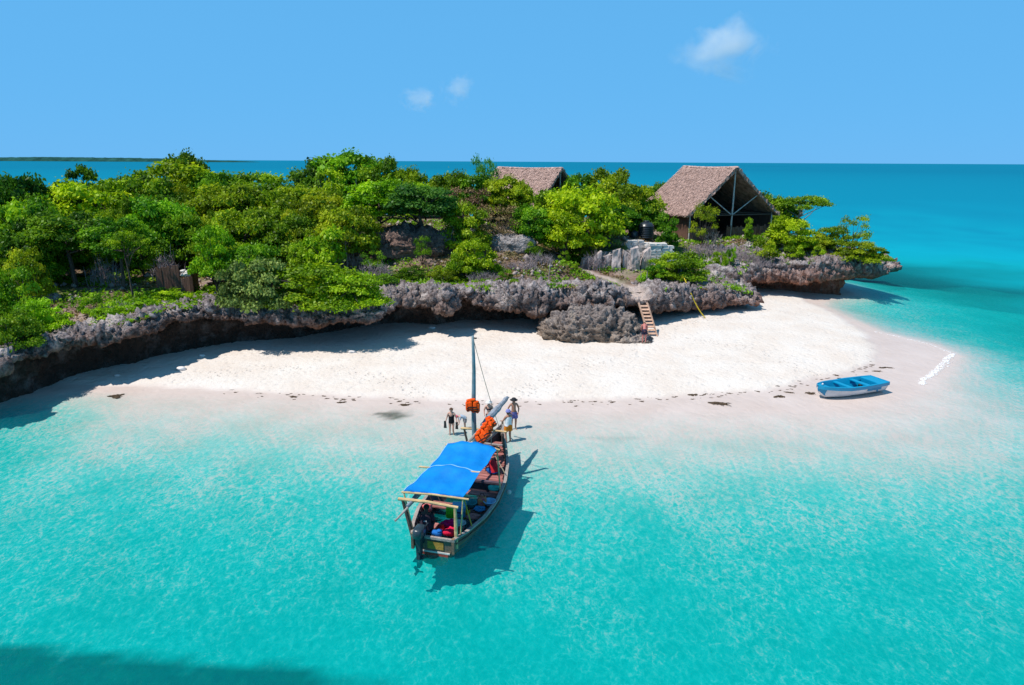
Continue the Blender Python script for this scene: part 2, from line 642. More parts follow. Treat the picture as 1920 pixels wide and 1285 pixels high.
# dark weed on the seabed
weed = np.zeros(len(P2))
wn1 = fbm(np.column_stack([P2 * 0.55, np.zeros(len(P2))]), 5, 51)
pa, pb = G(0, 1218, -2.0), G(640, 1266, -2.0)
line = pa.y + (P2[:, 0] - pa.x) * (pb.y - pa.y) / (pb.x - pa.x)
weed = np.maximum(weed, np.clip((line - P2[:, 1] + wn1 * 0.75) * 3.5, 0, 1) * np.clip((pb.x + 1.8 - P2[:, 0] + wn1 * 4) / 3.0, 0, 1))
cw = G(738, 779, -0.05)
r_ = ((P2[:, 0] - cw.x) / 1.25) ** 2 + ((P2[:, 1] - cw.y) / 0.62) ** 2
wn3 = fbm(np.column_stack([P2 * np.array([1.3, 3.2]), np.zeros(len(P2))]), 4, 53)
weed = np.maximum(weed, 0.8 * np.clip((0.9 - r_ + wn3 * 2.2) * 0.9, 0, 1))
cw = G(1160, 826, -0.2)
r_ = ((P2[:, 0] - cw.x) / 1.9) ** 2 + ((P2[:, 1] - cw.y) / 0.35) ** 2
weed = np.maximum(weed, 0.14 * np.clip((1 - r_ + wn1 * 0.9) * 1.5, 0, 1))
wn2 = fbm(np.column_stack([P2[:, 0] * 0.02, P2[:, 1] * 0.055, np.zeros(len(P2))]), 5, 57)
weed = np.maximum(weed, 0.38 * np.clip((wn2 - 0.02) * 3, 0, 1) * np.clip((P2[:, 1] - 87) / 8, 0, 1) * np.clip((P2[:, 0] - 54) / 8, 0, 1))
trail = np.zeros(len(P2))
for tr, wd in (([(935, 768), (980, 730), (1080, 690), (1190, 668), (1222, 632)], 1.1), ([(1222, 632), (1300, 640), (1420, 660), (1560, 712)], .9), ([(860, 770), (760, 720), (640, 690), (500, 690), (330, 705)], .8),
               ([(1222, 632), (1330, 605), (1450, 585), (1540, 590)], .8)):
    pl = np.array(px_poly(tr, .4))
    trail = np.maximum(trail, np.clip(1.3 - seg_dist(P2, pl) / wd + 0.5 * wn1, 0, 1))
sand_me = np_mesh('sand', np.column_stack([P2, zs]), grid_faces(len(gx), len(gy)), True,
                  {'wet': ('POINT', wet), 'weed': ('POINT', weed), 'trail': ('POINT', trail)})


def sand_material():
    m, nt, nd, lk, out = new_mat('coral_sand')
    p = N(nt, 'ShaderNodeBsdfPrincipled')
    geo = N(nt, 'ShaderNodeNewGeometry')
    pos = geo.outputs['Position']
    wetn = N(nt, 'ShaderNodeAttribute', attribute_name='wet').outputs['Fac']
    weedn = N(nt, 'ShaderNodeAttribute', attribute_name='weed').outputs['Fac']
    n1 = noise_n(nt, pos, 0.35, 5, 0.6)
    n2 = noise_n(nt, pos, 3.2, 6, 0.65)
    dry = mixc(nt, ramp(nt, n1, [(0.35, 0), (0.65, 1)]), (0.66, 0.57, 0.50), (0.705, 0.64, 0.585))
    dry = mixc(nt, ramp(nt, n2, [(0.55, 0), (0.75, 0.5)]), dry, (0.52, 0.43, 0.365))
    vo = N(nt, 'ShaderNodeTexVoronoi', feature='F1')
    vo.inputs['Scale'].default_value = 2.3
    vo.inputs['Randomness'].default_value = 1.0
    lk.new(pos, vo.inputs['Vector'])
    speck = ramp(nt, vo.outputs['Distance'], [(0.0, 1), (0.05, 0.8), (0.085, 0)])
    speck = math_n(nt, 'MULTIPLY', speck, ramp(nt, noise_n(nt, pos, 0.8, 3), [(0.52, 0), (0.62, 0.7)]))
    dry = mixc(nt, speck, dry, (0.22, 0.16, 0.12))
    wetc = mixc(nt, ramp(nt, n1, [(0.3, 0), (0.7, 1)]), (0.535, 0.43, 0.38), (0.595, 0.495, 0.45))
    trn = N(nt, 'ShaderNodeAttribute', attribute_name='trail').outputs['Fac']
    v3 = N(nt, 'ShaderNodeTexVoronoi', feature='F1')
    v3.inputs['Scale'].default_value = 2.9
    lk.new(pos, v3.inputs['Vector'])
    steps = ramp(nt, v3.outputs['Distance'], [(0.10, 1.0), (0.30, 0.0)])
    steps = math_n(nt, 'MULTIPLY', steps, trn)
    dry = mixc(nt, math_n(nt, 'MULTIPLY', steps, 0.35), dry, (0.50, 0.41, 0.35))
    c = mixc(nt, wetn, dry, wetc)
    weed_c = mixc(nt, ramp(nt, noise_n(nt, pos, 2.5, 4), [(0.35, 0), (0.65, 1)]), (0.02, 0.03, 0.02), (0.07, 0.075, 0.04))
    c = mixc(nt, weedn, c, weed_c)
    lk.new(c, p.inputs['Base Color'])
    lk.new(math_n(nt, 'MULTIPLY_ADD', wetn, -0.42, 0.92), p.inputs['Roughness'])
    p.inputs['Specular IOR Level'].default_value = 0.3
    # relief: trodden sand and ripples
    v2 = N(nt, 'ShaderNodeTexVoronoi', feature='SMOOTH_F1')
    v2.inputs['Scale'].default_value = 1.7
    lk.new(pos, v2.inputs['Vector'])
    foot = ramp(nt, v2.outputs['Distance'], [(0.0, 0), (0.32, 1)])
    hgt = math_n(nt, 'ADD', math_n(nt, 'MULTIPLY', foot, 0.075), math_n(nt, 'MULTIPLY', n2, 0.12))
    hgt = math_n(nt, 'SUBTRACT', hgt, math_n(nt, 'MULTIPLY', steps, 0.09))
    hgt = math_n(nt, 'MULTIPLY', hgt, math_n(nt, 'SUBTRACT', 1.0, wetn))
    wp = N(nt, 'ShaderNodeVectorMath', operation='MULTIPLY_ADD')
    nzc = N(nt, 'ShaderNodeTexNoise')
    nzc.inputs['Scale'].default_value = 0.9
    nzc.inputs['Detail'].default_value = 3
    lk.new(pos, nzc.inputs['Vector'])
    lk.new(nzc.outputs['Color'], wp.inputs[0])
    wp.inputs[1].default_value = (1.1, 1.1, 0)
    lk.new(pos, wp.inputs[2])
    rip = N(nt, 'ShaderNodeTexVoronoi', feature='SMOOTH_F1')
    rip.inputs['Scale'].default_value = 2.4
    lk.new(wp.outputs[0], rip.inputs['Vector'])
    hgt = math_n(nt, 'ADD', hgt, math_n(nt, 'MULTIPLY', math_n(nt, 'MULTIPLY', rip.outputs['Distance'], wetn), 0.045))
    b = N(nt, 'ShaderNodeBump')
    b.inputs['Strength'].default_value = 0.8
    b.inputs['Distance'].default_value = 1.0
    lk.new(hgt, b.inputs['Height'])
    lk.new(b.outputs[0], p.inputs['Normal'])
    lk.new(p.outputs[0], out.inputs[0])
    return m


tag(link('sand', sand_me, sand_material()), 'white coral sand of the beach running down under the clear water', kind='structure')

# ------------------------------------------------------------------ water
wx = axis_lines(-60, 80, 0.7, 26000, 1.28)
wy = axis_lines(6, 124, 0.7, 30000, 1.28)
X, Y = np.meshgrid(wx, wy, indexing='ij')
PW = np.column_stack([X.ravel(), Y.ravel()])
dep = np.maximum(-sand_z(PW)[0], 0.0)
dist_ = np.hypot(PW[:, 0], PW[:, 1])
dep = dep + np.clip((dist_ - 300) / 1500, 0, 1) * 6
wz = np.zeros(len(PW))
water_me = np_mesh('sea', np.column_stack([PW, wz]), grid_faces(len(wx), len(wy)), True, {'depth': ('POINT', dep)})


def water_material():
    m, nt, nd, lk, out = new_mat('clear_sea_water')
    geo = N(nt, 'ShaderNodeNewGeometry')
    pos = geo.outputs['Position']
    depth = N(nt, 'ShaderNodeAttribute', attribute_name='depth').outputs['Fac']
    # wind ripples: two crossing trains plus a net of small crests, which also draws the painted caustics
    mp = N(nt, 'ShaderNodeMapping')
    mp.inputs['Rotation'].default_value = (0, 0, math.radians(-35))
    mp.inputs['Scale'].default_value = (1.35, 0.85, 1)
    lk.new(pos, mp.inputs[0])
    w1 = noise_n(nt, mp.outputs[0], 3.2, 6, 0.72, 0.4)
    nz = N(nt, 'ShaderNodeTexNoise')
    nz.inputs['Scale'].default_value = 1.5
    nz.inputs['Detail'].default_value = 4
    lk.new(pos, nz.inputs['Vector'])

    def net(scale, rot, sx, sy, warp):
        m2 = N(nt, 'ShaderNodeMapping')
        m2.inputs['Rotation'].default_value = (0, 0, math.radians(rot))
        m2.inputs['Scale'].default_value = (sx, sy, 1)
        lk.new(pos, m2.inputs[0])
        va = N(nt, 'ShaderNodeVectorMath', operation='MULTIPLY_ADD')
        lk.new(nz.outputs['Color'], va.inputs[0])
        va.inputs[1].default_value = (warp, warp, 0)
        lk.new(m2.outputs[0], va.inputs[2])
        v = N(nt, 'ShaderNodeTexVoronoi', feature='DISTANCE_TO_EDGE')
        v.inputs['Scale'].default_value = scale
        lk.new(va.outputs[0], v.inputs['Vector'])
        return ramp(nt, v.outputs['Distance'], [(0.0, 1.0), (0.06, 0.55), (0.17, 0.0)])
    n_a = net(2.8, 25, 1.15, 0.75, 1.1)
    n_b = net(4.6, -32, 1.2, 0.7, 1.4)
    patch = ramp(nt, noise_n(nt, pos, 0.30, 4, 0.6), [(0.34, 0.25), (0.62, 1.0)])
    lines = math_n(nt, 'MULTIPLY', math_n(nt, 'ADD', math_n(nt, 'MULTIPLY', n_a, 0.6), math_n(nt, 'MULTIPLY', n_b, 0.5)), patch)
    swell = noise_n(nt, pos, 0.11, 3, 0.5)
    hgt = math_n(nt, 'ADD', math_n(nt, 'MULTIPLY', w1, 0.12), math_n(nt, 'MULTIPLY', lines, 0.03))
    # tint depth varied by the ripples, with caustic light painted in along the net
    lens = math_n(nt, 'MULTIPLY', math_n(nt, 'SUBTRACT', w1, 0.48), 4.6)
    lens = math_n(nt, 'SUBTRACT', lens, math_n(nt, 'MULTIPLY', math_n(nt, 'SUBTRACT', lines, 0.09), 2.1))
    lens = math_n(nt, 'ADD', lens, math_n(nt, 'MULTIPLY', math_n(nt, 'SUBTRACT', swell, 0.5), 0.7))
    lens = math_n(nt, 'MULTIPLY', lens, ramp(nt, math_n(nt, 'MULTIPLY', depth, 0.25), [(0.0, 1.0), (0.22, 1.0), (0.55, 0.42)]))
    de = math_n(nt, 'MULTIPLY', depth, math_n(nt, 'MAXIMUM', math_n(nt, 'ADD', lens, 1.0), 0.22))
    comb = N(nt, 'ShaderNodeCombineColor')
    for k, kk in enumerate((1.75, 0.105, 0.115)):
        e = math_n(nt, 'POWER', 2.71828, math_n(nt, 'MULTIPLY', de, -kk))
        lk.new(e, comb.inputs[k])
    tr = N(nt, 'ShaderNodeBsdfTransparent')
    lk.new(comb.outputs[0], tr.inputs[0])
    # light scattered back by the water itself
    sc_c = ramp(nt, math_n(nt, 'MULTIPLY', depth, 0.05), [(0.0, (0.0, 0.43, 0.45)), (0.11, (0.0, 0.43, 0.46)), (0.26, (0.0, 0.32, 0.41)), (0.60, (0.0, 0.215, 0.325)), (0.92, (0.0, 0.155, 0.26))])
    df = N(nt, 'ShaderNodeBsdfDiffuse')
    lk.new(sc_c, df.inputs[0])
    fac = ramp(nt, math_n(nt, 'MULTIPLY', depth, 0.1), [(0.0, 0.0), (0.03, 0.03), (0.10, 0.13), (0.22, 0.24), (0.42, 0.85), (0.6, 1.0)])
    body = N(nt, 'ShaderNodeMixShader')
    lk.new(fac, body.inputs[0])
    lk.new(tr.outputs[0], body.inputs[1])
    lk.new(df.outputs[0], body.inputs[2])
    bp = N(nt, 'ShaderNodeBump')
    bp.inputs['Strength'].default_value = 0.35
    bp.inputs['Distance'].default_value = 1.0
    lk.new(hgt, bp.inputs['Height'])
    lk.new(bp.outputs[0], df.inputs['Normal'])
    gl = N(nt, 'ShaderNodeBsdfGlossy')
    gl.inputs['Roughness'].default_value = 0.12
    lk.new(bp.outputs[0], gl.inputs['Normal'])
    fr = N(nt, 'ShaderNodeFresnel')
    fr.inputs['IOR'].default_value = 1.33
    lk.new(bp.outputs[0], fr.inputs['Normal'])
    shal = ramp(nt, depth, [(0.0, 0.0), (0.12, 1.0)])
    mx = N(nt, 'ShaderNodeMixShader')
    lk.new(math_n(nt, 'MULTIPLY', math_n(nt, 'MINIMUM', math_n(nt, 'MULTIPLY', fr.outputs[0], 0.5), 0.075), shal), mx.inputs[0])
    lk.new(body.outputs[0], mx.inputs[1])
    lk.new(gl.outputs[0], mx.inputs[2])
    lk.new(mx.outputs[0], out.inputs[0])
    return m


tag(link('sea', water_me, water_material()), 'clear turquoise sea deepening to blue towards the horizon', kind='structure')

# ------------------------------------------------------------------ island ground and cliff
def rock_material(name='coral_rock_surface', brown=(0.235, 0.125, 0.085), grey=(0.52, 0.45, 0.45), pale=(0.68, 0.60, 0.57)):
    m, nt, nd, lk, out = new_mat(name)
    p = N(nt, 'ShaderNodeBsdfPrincipled')
    p.inputs['Roughness'].default_value = 0.92
    p.inputs['Specular IOR Level'].default_value = 0.15
    geo = N(nt, 'ShaderNodeNewGeometry')
    pos = geo.outputs['Position']
    crust = N(nt, 'ShaderNodeAttribute', attribute_name='crust').outputs['Fac']
    n1 = noise_n(nt, pos, 0.7, 5, 0.65)
    n2 = noise_n(nt, pos, 3.0, 6, 0.7)
    g = mixc(nt, ramp(nt, n2, [(0.36, 0), (0.68, 1)]), (0.085, 0.068, 0.068), grey)
    g = mixc(nt, ramp(nt, n1, [(0.52, 0), (0.70, 0.85)]), g, pale)
    b = mixc(nt, ramp(nt, n2, [(0.35, 0), (0.7, 1)]), tuple(c * 0.40 for c in brown), brown)
    b = mixc(nt, ramp(nt, n1, [(0.50, 0), (0.66, 0.6)]), b, (0.33, 0.22, 0.16))
    rust = N(nt, 'ShaderNodeAttribute', attribute_name='rust').outputs['Fac']
    b = mixc(nt, math_n(nt, 'MULTIPLY', rust, ramp(nt, n1, [(0.3, 0.3), (0.6, 1.0)])), b, (0.36, 0.145, 0.085))
    shade_f = N(nt, 'ShaderNodeAttribute', attribute_name='notch_shade').outputs['Fac']
    b = mixc(nt, math_n(nt, 'MULTIPLY', shade_f, 0.85), b, (0.045, 0.036, 0.030))  # painted shade: darkens the brown of the undercut wall
    f = math_n(nt, 'ADD', crust, math_n(nt, 'MULTIPLY', math_n(nt, 'SUBTRACT', n1, 0.5), 1.1), clamp=True)
    c = mixc(nt, f, b, g)
    c = mixc(nt, N(nt, 'ShaderNodeAttribute', attribute_name='dust').outputs['Fac'], c, (0.56, 0.45, 0.40))
    lk.new(c, p.inputs['Base Color'])
    bp = N(nt, 'ShaderNodeBump')
    bp.inputs['Strength'].default_value = 0.9
    bp.inputs['Distance'].default_value = 0.15
    vo = N(nt, 'ShaderNodeTexVoronoi', feature='F1')
    vo.inputs['Scale'].default_value = 5.0
    lk.new(pos, vo.inputs['Vector'])
    lk.new(math_n(nt, 'ADD', math_n(nt, 'MULTIPLY', noise_n(nt, pos, 6, 6, 0.75), 1.6), vo.outputs['Distance']), bp.inputs['Height'])
    lk.new(bp.outputs[0], p.inputs['Normal'])
    lk.new(p.outputs[0], out.inputs[0])
    return m


MAT['rock'] = rock_material()


def ground_material():
    m, nt, nd, lk, out = new_mat('island_soil')
    p = N(nt, 'ShaderNodeBsdfPrincipled')
    p.inputs['Roughness'].default_value = 0.95
    p.inputs['Specular IOR Level'].default_value = 0.1
    geo = N(nt, 'ShaderNodeNewGeometry')
    pos = geo.outputs['Position']
    n1 = noise_n(nt, pos, 0.25, 5, 0.6)
    n2 = noise_n(nt, pos, 1.8, 6, 0.7)
    n3 = noise_n(nt, pos, 9.0, 4, 0.7)
    c = mixc(nt, ramp(nt, n2, [(0.35, 0), (0.65, 1)]), (0.135, 0.085, 0.065), (0.30, 0.205, 0.165))
    c = mixc(nt, ramp(nt, n1, [(0.50, 0), (0.66, 0.8)]), c, (0.42, 0.33, 0.29))
    c = mixc(nt, ramp(nt, n3, [(0.56, 0), (0.70, 0.6)]), c, (0.09, 0.065, 0.05))
    path = N(nt, 'ShaderNodeAttribute', attribute_name='path').outputs['Fac']
    c = mixc(nt, path, c, (0.50, 0.40, 0.36))
    grass = N(nt, 'ShaderNodeAttribute', attribute_name='green').outputs['Fac']
    gr = mixc(nt, ramp(nt, n3, [(0.4, 0), (0.65, 1)]), (0.06, 0.10, 0.02), (0.17, 0.21, 0.045))
    c = mixc(nt, math_n(nt, 'MULTIPLY', grass, 0.8), c, gr)
    lk.new(c, p.inputs['Base Color'])
    bp = N(nt, 'ShaderNodeBump')
    bp.inputs['Strength'].default_value = 0.8
    bp.inputs['Distance'].default_value = 0.2
    lk.new(math_n(nt, 'ADD', n2, math_n(nt, 'MULTIPLY', n3, 0.5)), bp.inputs['Height'])
    lk.new(bp.outputs[0], p.inputs['Normal'])
    lk.new(p.outputs[0], out.inputs[0])
    return m


PATH = np.array([(G(1204, 575, 2.8).x, G(1204, 575, 2.8).y - .6), (10.6, 60.6), (8.8, 63.2), (6.2, 66.2), (4.0, 69.0), (1.5, 71)])


def green_mask(P):
    n = fbm(np.column_stack([P * 0.35, np.zeros(len(P))]), 4, 71)
    e = sdist(P, LIP)
    g = np.clip((n + 0.10) * 3.0, 0, 1)
    return g, e


gx = np.arange(-95, 46, 0.5)
gy = np.arange(20, 122, 0.5)
X, Y = np.meshgrid(gx, gy, indexing='ij')
PG = np.column_stack([X.ravel(), Y.ravel()])
eg = sdist(PG, LIP)
keep = eg > 1.3
zg = top_z(PG)
F = grid_faces(len(gx), len(gy))
F = F[keep[F].all(1)]
idx = -np.ones(len(PG), int)
used = np.unique(F)
idx[used] = np.arange(len(used))
PGU = PG[used]
pathv = np.clip(1.4 - seg_dist(PGU, PATH) / 0.5 + 0.5 * fbm(np.column_stack([PGU * 0.9, np.zeros(len(PGU))]), 3, 61), 0, 1)
mound = G(965, 455, 6.0)
pathv = np.maximum(pathv, np.clip(2.2 - np.hypot(PGU[:, 0] - mound.x, PGU[:, 1] - mound.y) / 1.3, 0, 1))
greenv = green_mask(PGU)[0] * (1 - pathv)
ground_me = np_mesh('ground', np.column_stack([PGU, zg[used]]), idx[F], True, {'path': ('POINT', pathv), 'green': ('POINT', greenv)})
tag(link('ground', ground_me, ground_material()), 'brown leaf strewn soil on top of the island', kind='structure')


def smooth_closed(a, n):
    k = np.hanning(n + 2)[1:-1]
    k /= k.sum()
    w = np.concatenate([a[-n:], a, a[:n]])
    return np.convolve(w, k, 'same')[n:-n]


def make_cliff():
    # resample the stations along the lip
    L = np.concatenate([[0], np.cumsum(np.hypot(*np.diff(np.vstack([LIP, LIP[:1]]), axis=0).T))])
    step_at = []
    s = 0.0
    while s < L[-1]:
        step_at.append(s)
        k = np.searchsorted(L, s, 'right') - 1
        m = LIP[min(k, len(LIP) - 1)]
        s += 0.105 if (m[0] > -36 and m[1] < 80 and m[0] < 43) else 0.9
    S = np.array(step_at)

    def ip(a): return np.interp(S, L, np.append(a, a[0]))
    fx, fy, lx, ly, zb, zt = ip(FOOT[:, 0]), ip(FOOT[:, 1]), ip(LIP[:, 0]), ip(LIP[:, 1]), ip(ZB), ip(ZT)
    sm = 9
    fx, fy, zb, zt = (smooth_closed(a, 13) for a in (fx, fy, zb, zt))
    lx, ly = smooth_closed(lx, sm), smooth_closed(ly, sm)
    # wavy lip
    jag = fbm(np.column_stack([lx * .55, ly * .55, np.zeros(len(lx))]), 4, 87, .6)
    jag2 = fbm(np.column_stack([lx * .30, ly * .30, np.zeros(len(lx)) + 4]), 3, 89)
    zt = zt + .38 * jag + .25 * jag2
    zb = zb + .35 * np.abs(jag2) * 2 - .22 - .25 * fbm(np.column_stack([lx * .9, ly * .9, np.zeros(len(lx)) + 8]), 2, 90)
    zb = zb + .42 * np.clip((lx + 13) / 3, 0, 1) * np.clip((13 - lx) / 3, 0, 1)
    zb = np.minimum(zb, zt - .42)
    q = np.column_stack([lx * 0.35, ly * 0.35, np.zeros(len(lx))])
    zb = zb + 0.22 * fbm(q, 3, 81)
    ox, oy = lx - fx, ly - fy
    on = np.hypot(ox, oy) + 1e-6
    # general outward direction
    tx = smooth_closed(np.gradient(lx), 41)
    ty = smooth_closed(np.gradient(ly), 41)
    tl = np.hypot(tx, ty) + 1e-9
    nx, ny = ty / tl, -tx / tl
    lx, ly = lx + nx * jag * .75, ly + ny * jag * .75
    n_in = 46
    rows = []

    def row(px_, py_, pz_, cr, amp): rows.append((px_, py_, pz_, np.full(len(S), cr), np.full(len(S), amp)))
    bs = np.column_stack([fx, fy])
    fz = sand_z(bs)[0]
    prof_low = [(-0.05, -0.9), (0.0, -0.1), (-0.10, 0.18), (-0.22, 0.40), (-0.28, 0.6), (-0.22, 0.75)]
    # wall from the foot upwards (h = fraction of the height to the lip's underside), sunk back as a notch, then the roof runs out to the lip
    for k in range(14):
        h = k / 13.0
        back = -0.55 * math.sin(math.pi * min(h * 1.25, 1)) - 0.25 * h
        z = (fz - 0.7) + (zb - 0.35 - fz + 0.7) * h
        row(fx + nx * back, fy + ny * back, z, 0.0, 0.35 + 0.25 * h)
    for k in range(1, 9):                                   # roof of the notch
        h = k / 8.0
        z = zb - 0.35 + 0.35 * math.sin(h * math.pi / 2) * 0.6 + 0.14 * h
        bx, by = fx + nx * -0.8, fy + ny * -0.8
        row(bx + (lx - bx) * h, by + (ly - by) * h, z, 0.05, 0.45)
    for k in range(1, 12):                                  # face of the lip
        h = k / 11.0
        bul = 0.16 * math.sin(math.pi * h) - 0.38 * h * h
        z = zb + 0.05 + (zt - zb - 0.05) * h
        row(lx + nx * bul, ly + ny * bul, z, 0.15 + 0.75 * h, 0.95)
    W = 5.0
    for k in range(1, 34):                                  # jagged top, sinking into the soil
        h = k / 33.0
        u = -0.38 - W * h
        qx, qy = lx + nx * u, ly + ny * u
        t = top_z(np.column_stack([qx, qy]))
        mixf = min(1, h * 2.2)
        z = (zt + 0.02) * (1 - mixf) + t * mixf + 0.22 * (1 - h) - 0.9 * max(0, h - 0.62)
        row(qx, qy, z, 0.95, 1.0 * (1 - 0.35 * h))
    V = np.stack([np.column_stack(r[:3]) for r in rows], 1)          # (stations, rows, 3)
    cr = np.stack([r[3] for r in rows], 1)
    am = np.stack([r[4] for r in rows], 1)
    ns, nr = V.shape[:2]
    # normals of the smooth form
    du = np.roll(V, -1, 0) - np.roll(V, 1, 0)
    dv = np.gradient(V, axis=1)
    nn = np.cross(du, dv)
    nn /= np.linalg.norm(nn, axis=2, keepdims=True) + 1e-9
    Pn = V.reshape(-1, 3)
    f1, f2 = worley(Pn * np.array([0.75, 0.75, 0.95]), 91)
    g1, g2 = worley(Pn * 1.9 + 3.3, 93)
    h1, h2 = worley(Pn * 4.2 + 1.3, 95)
    big = fbm(Pn * 0.45, 3, 97)
    disp = 0.60 * (0.62 - f1) + 0.22 * (0.5 - g1) + 0.62 * (g1 * 0.9 - 0.42) * (g2 - g1 < 0.9) + 0.58 * (h1 - 0.48) + 0.40 * big + 0.42 * (np.abs(fbm(Pn * 2.3, 4, 99, 0.6)) * 2 - 0.35)
    disp = disp.reshape(ns, nr) * am
    # fewer crags on the far side
    dpath = seg_dist(Pn[:, :2], PATH).reshape(ns, nr)
    on_top = (np.arange(nr) > 28)[None, :]
    dust = np.clip(1.7 - dpath / .6, 0, 1) * on_top
    V = V + nn * (disp * (1 - .8 * dust))[:, :, None]
    V[:, :, 2] -= .45 * dust * np.clip(1 - np.abs(np.arange(nr) - 36) / 14, 0, 1)[None, :]
    F = []
    a = np.arange(ns)
    b = (a + 1) % ns
    for j in range(nr - 1):
        F.append(np.stack([a * nr + j, b * nr + j, b * nr + j + 1, a * nr + j + 1], 1))
    F = np.concatenate(F)
    Vf = V.reshape(-1, 3)
    rust = np.clip((Vf[:, 0] - 14) / 10, 0, 1)
    notch_shade = np.repeat((np.arange(nr) < 20).astype(float)[None, :], ns, 0).ravel() * (np.clip((-9 - Vf[:, 0]) / 6, 0, 1) * .6 + .32)  # mask of the shade painted under the lip, strongest at the left
    me = np_mesh('cliff', Vf, F, False, {'crust': ('POINT', cr.ravel()), 'rust': ('POINT', rust), 'notch_shade': ('POINT', notch_shade), 'dust': ('POINT', dust.ravel())})
    # crags standing on the lip: spiky lumps of the same rock
    rng = np.random.default_rng(611)
    CV, CF, CC = [], [], []
    mm, kk = 10, 14
    th = np.linspace(0.05, math.pi - .05, mm)
    T, PH = np.meshgrid(th, np.linspace(0, 2 * math.pi, kk, endpoint=False), indexing='ij')
    U = np.column_stack([(np.sin(T) * np.cos(PH)).ravel(), (np.sin(T) * np.sin(PH)).ravel(), np.cos(T).ravel()])
    a_ = np.arange((mm - 1) * kk)
    ii, jj = a_ // kk, a_ % kk
    FB = np.stack([ii * kk + jj, (ii + 1) * kk + jj, (ii + 1) * kk + (jj + 1) % kk, ii * kk + (jj + 1) % kk], 1)
    cnt = 0
    for _ in range(2600):
        k = int(rng.integers(0, ns))
        x0, y0 = lx[k], ly[k]
        if not (-32 < x0 < 43 and y0 < 82): continue
        dens = 1.0 if -12 < x0 < 24 else (.55 if x0 >= 24 else .35)
        if rng.random() > dens * .55: continue
        u = rng.uniform(0.15, 5.6 if -12 < x0 < 24 else 2.6)
        x, y = x0 - nx[k] * u, y0 - ny[k] * u
        if seg_dist(np.array([[x, y]]), PATH)[0] < 1.0: continue
        r = rng.uniform(.12, .42) * (1.15 - .1 * u)
        z = max(zt[k] * max(0, 1 - u * .45) + tz(x, y) * min(1, u * .45), tz(x, y)) - r * .15
        P = U * np.array([r * rng.uniform(.8, 1.3), r * rng.uniform(.8, 1.3), r * rng.uniform(.6, 1.15)])
        q = P * 2.4 / max(r, .2) * .5 + rng.uniform(0, 50, 3)
        P = P * (1 + .8 * fbm(q, 3, 613)[:, None] + .7 * (worley(q * 2.6, 617)[0] - .5)[:, None])
        CV.append(P + np.array([x, y, z])); CF.append(FB + cnt); CC.append(np.clip(U[:, 2] * .5 + .75, 0, 1))
        cnt += len(P)
    cm = np_mesh('crag', np.concatenate(CV), np.concatenate(CF), False, {'crust': ('POINT', np.concatenate(CC))})
    return me, cm


cliff_me, crag_me = make_cliff()
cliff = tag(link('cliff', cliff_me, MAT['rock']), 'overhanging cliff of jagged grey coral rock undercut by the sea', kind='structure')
link('crag', crag_me, MAT['rock'], cliff)['kind'] = 'stuff'

#--PART2--
# ------------------------------------------------------------------ plants
def quad_cloud(C, Nrm, size, aspect=1.6, rng=None):
    """leaf quads at C with normals Nrm"""
    rng = rng or RNG
    n = len(C)
    r = rng.normal(size=(n, 3))
    t = np.cross(Nrm, r)
    t /= np.linalg.norm(t, axis=1, keepdims=True) + 1e-9
    b = np.cross(Nrm, t)
    s = size[:, None] if hasattr(size, '__len__') else np.full((n, 1), size)
    t = t * s * 0.5 * aspect
    b = b * s * 0.5
    V = np.stack([C - t, C - b * 0.9, C + t, C + b * 0.9], 1).reshape(-1, 3)
    F = np.arange(4 * n).reshape(-1, 4)
    return V, F


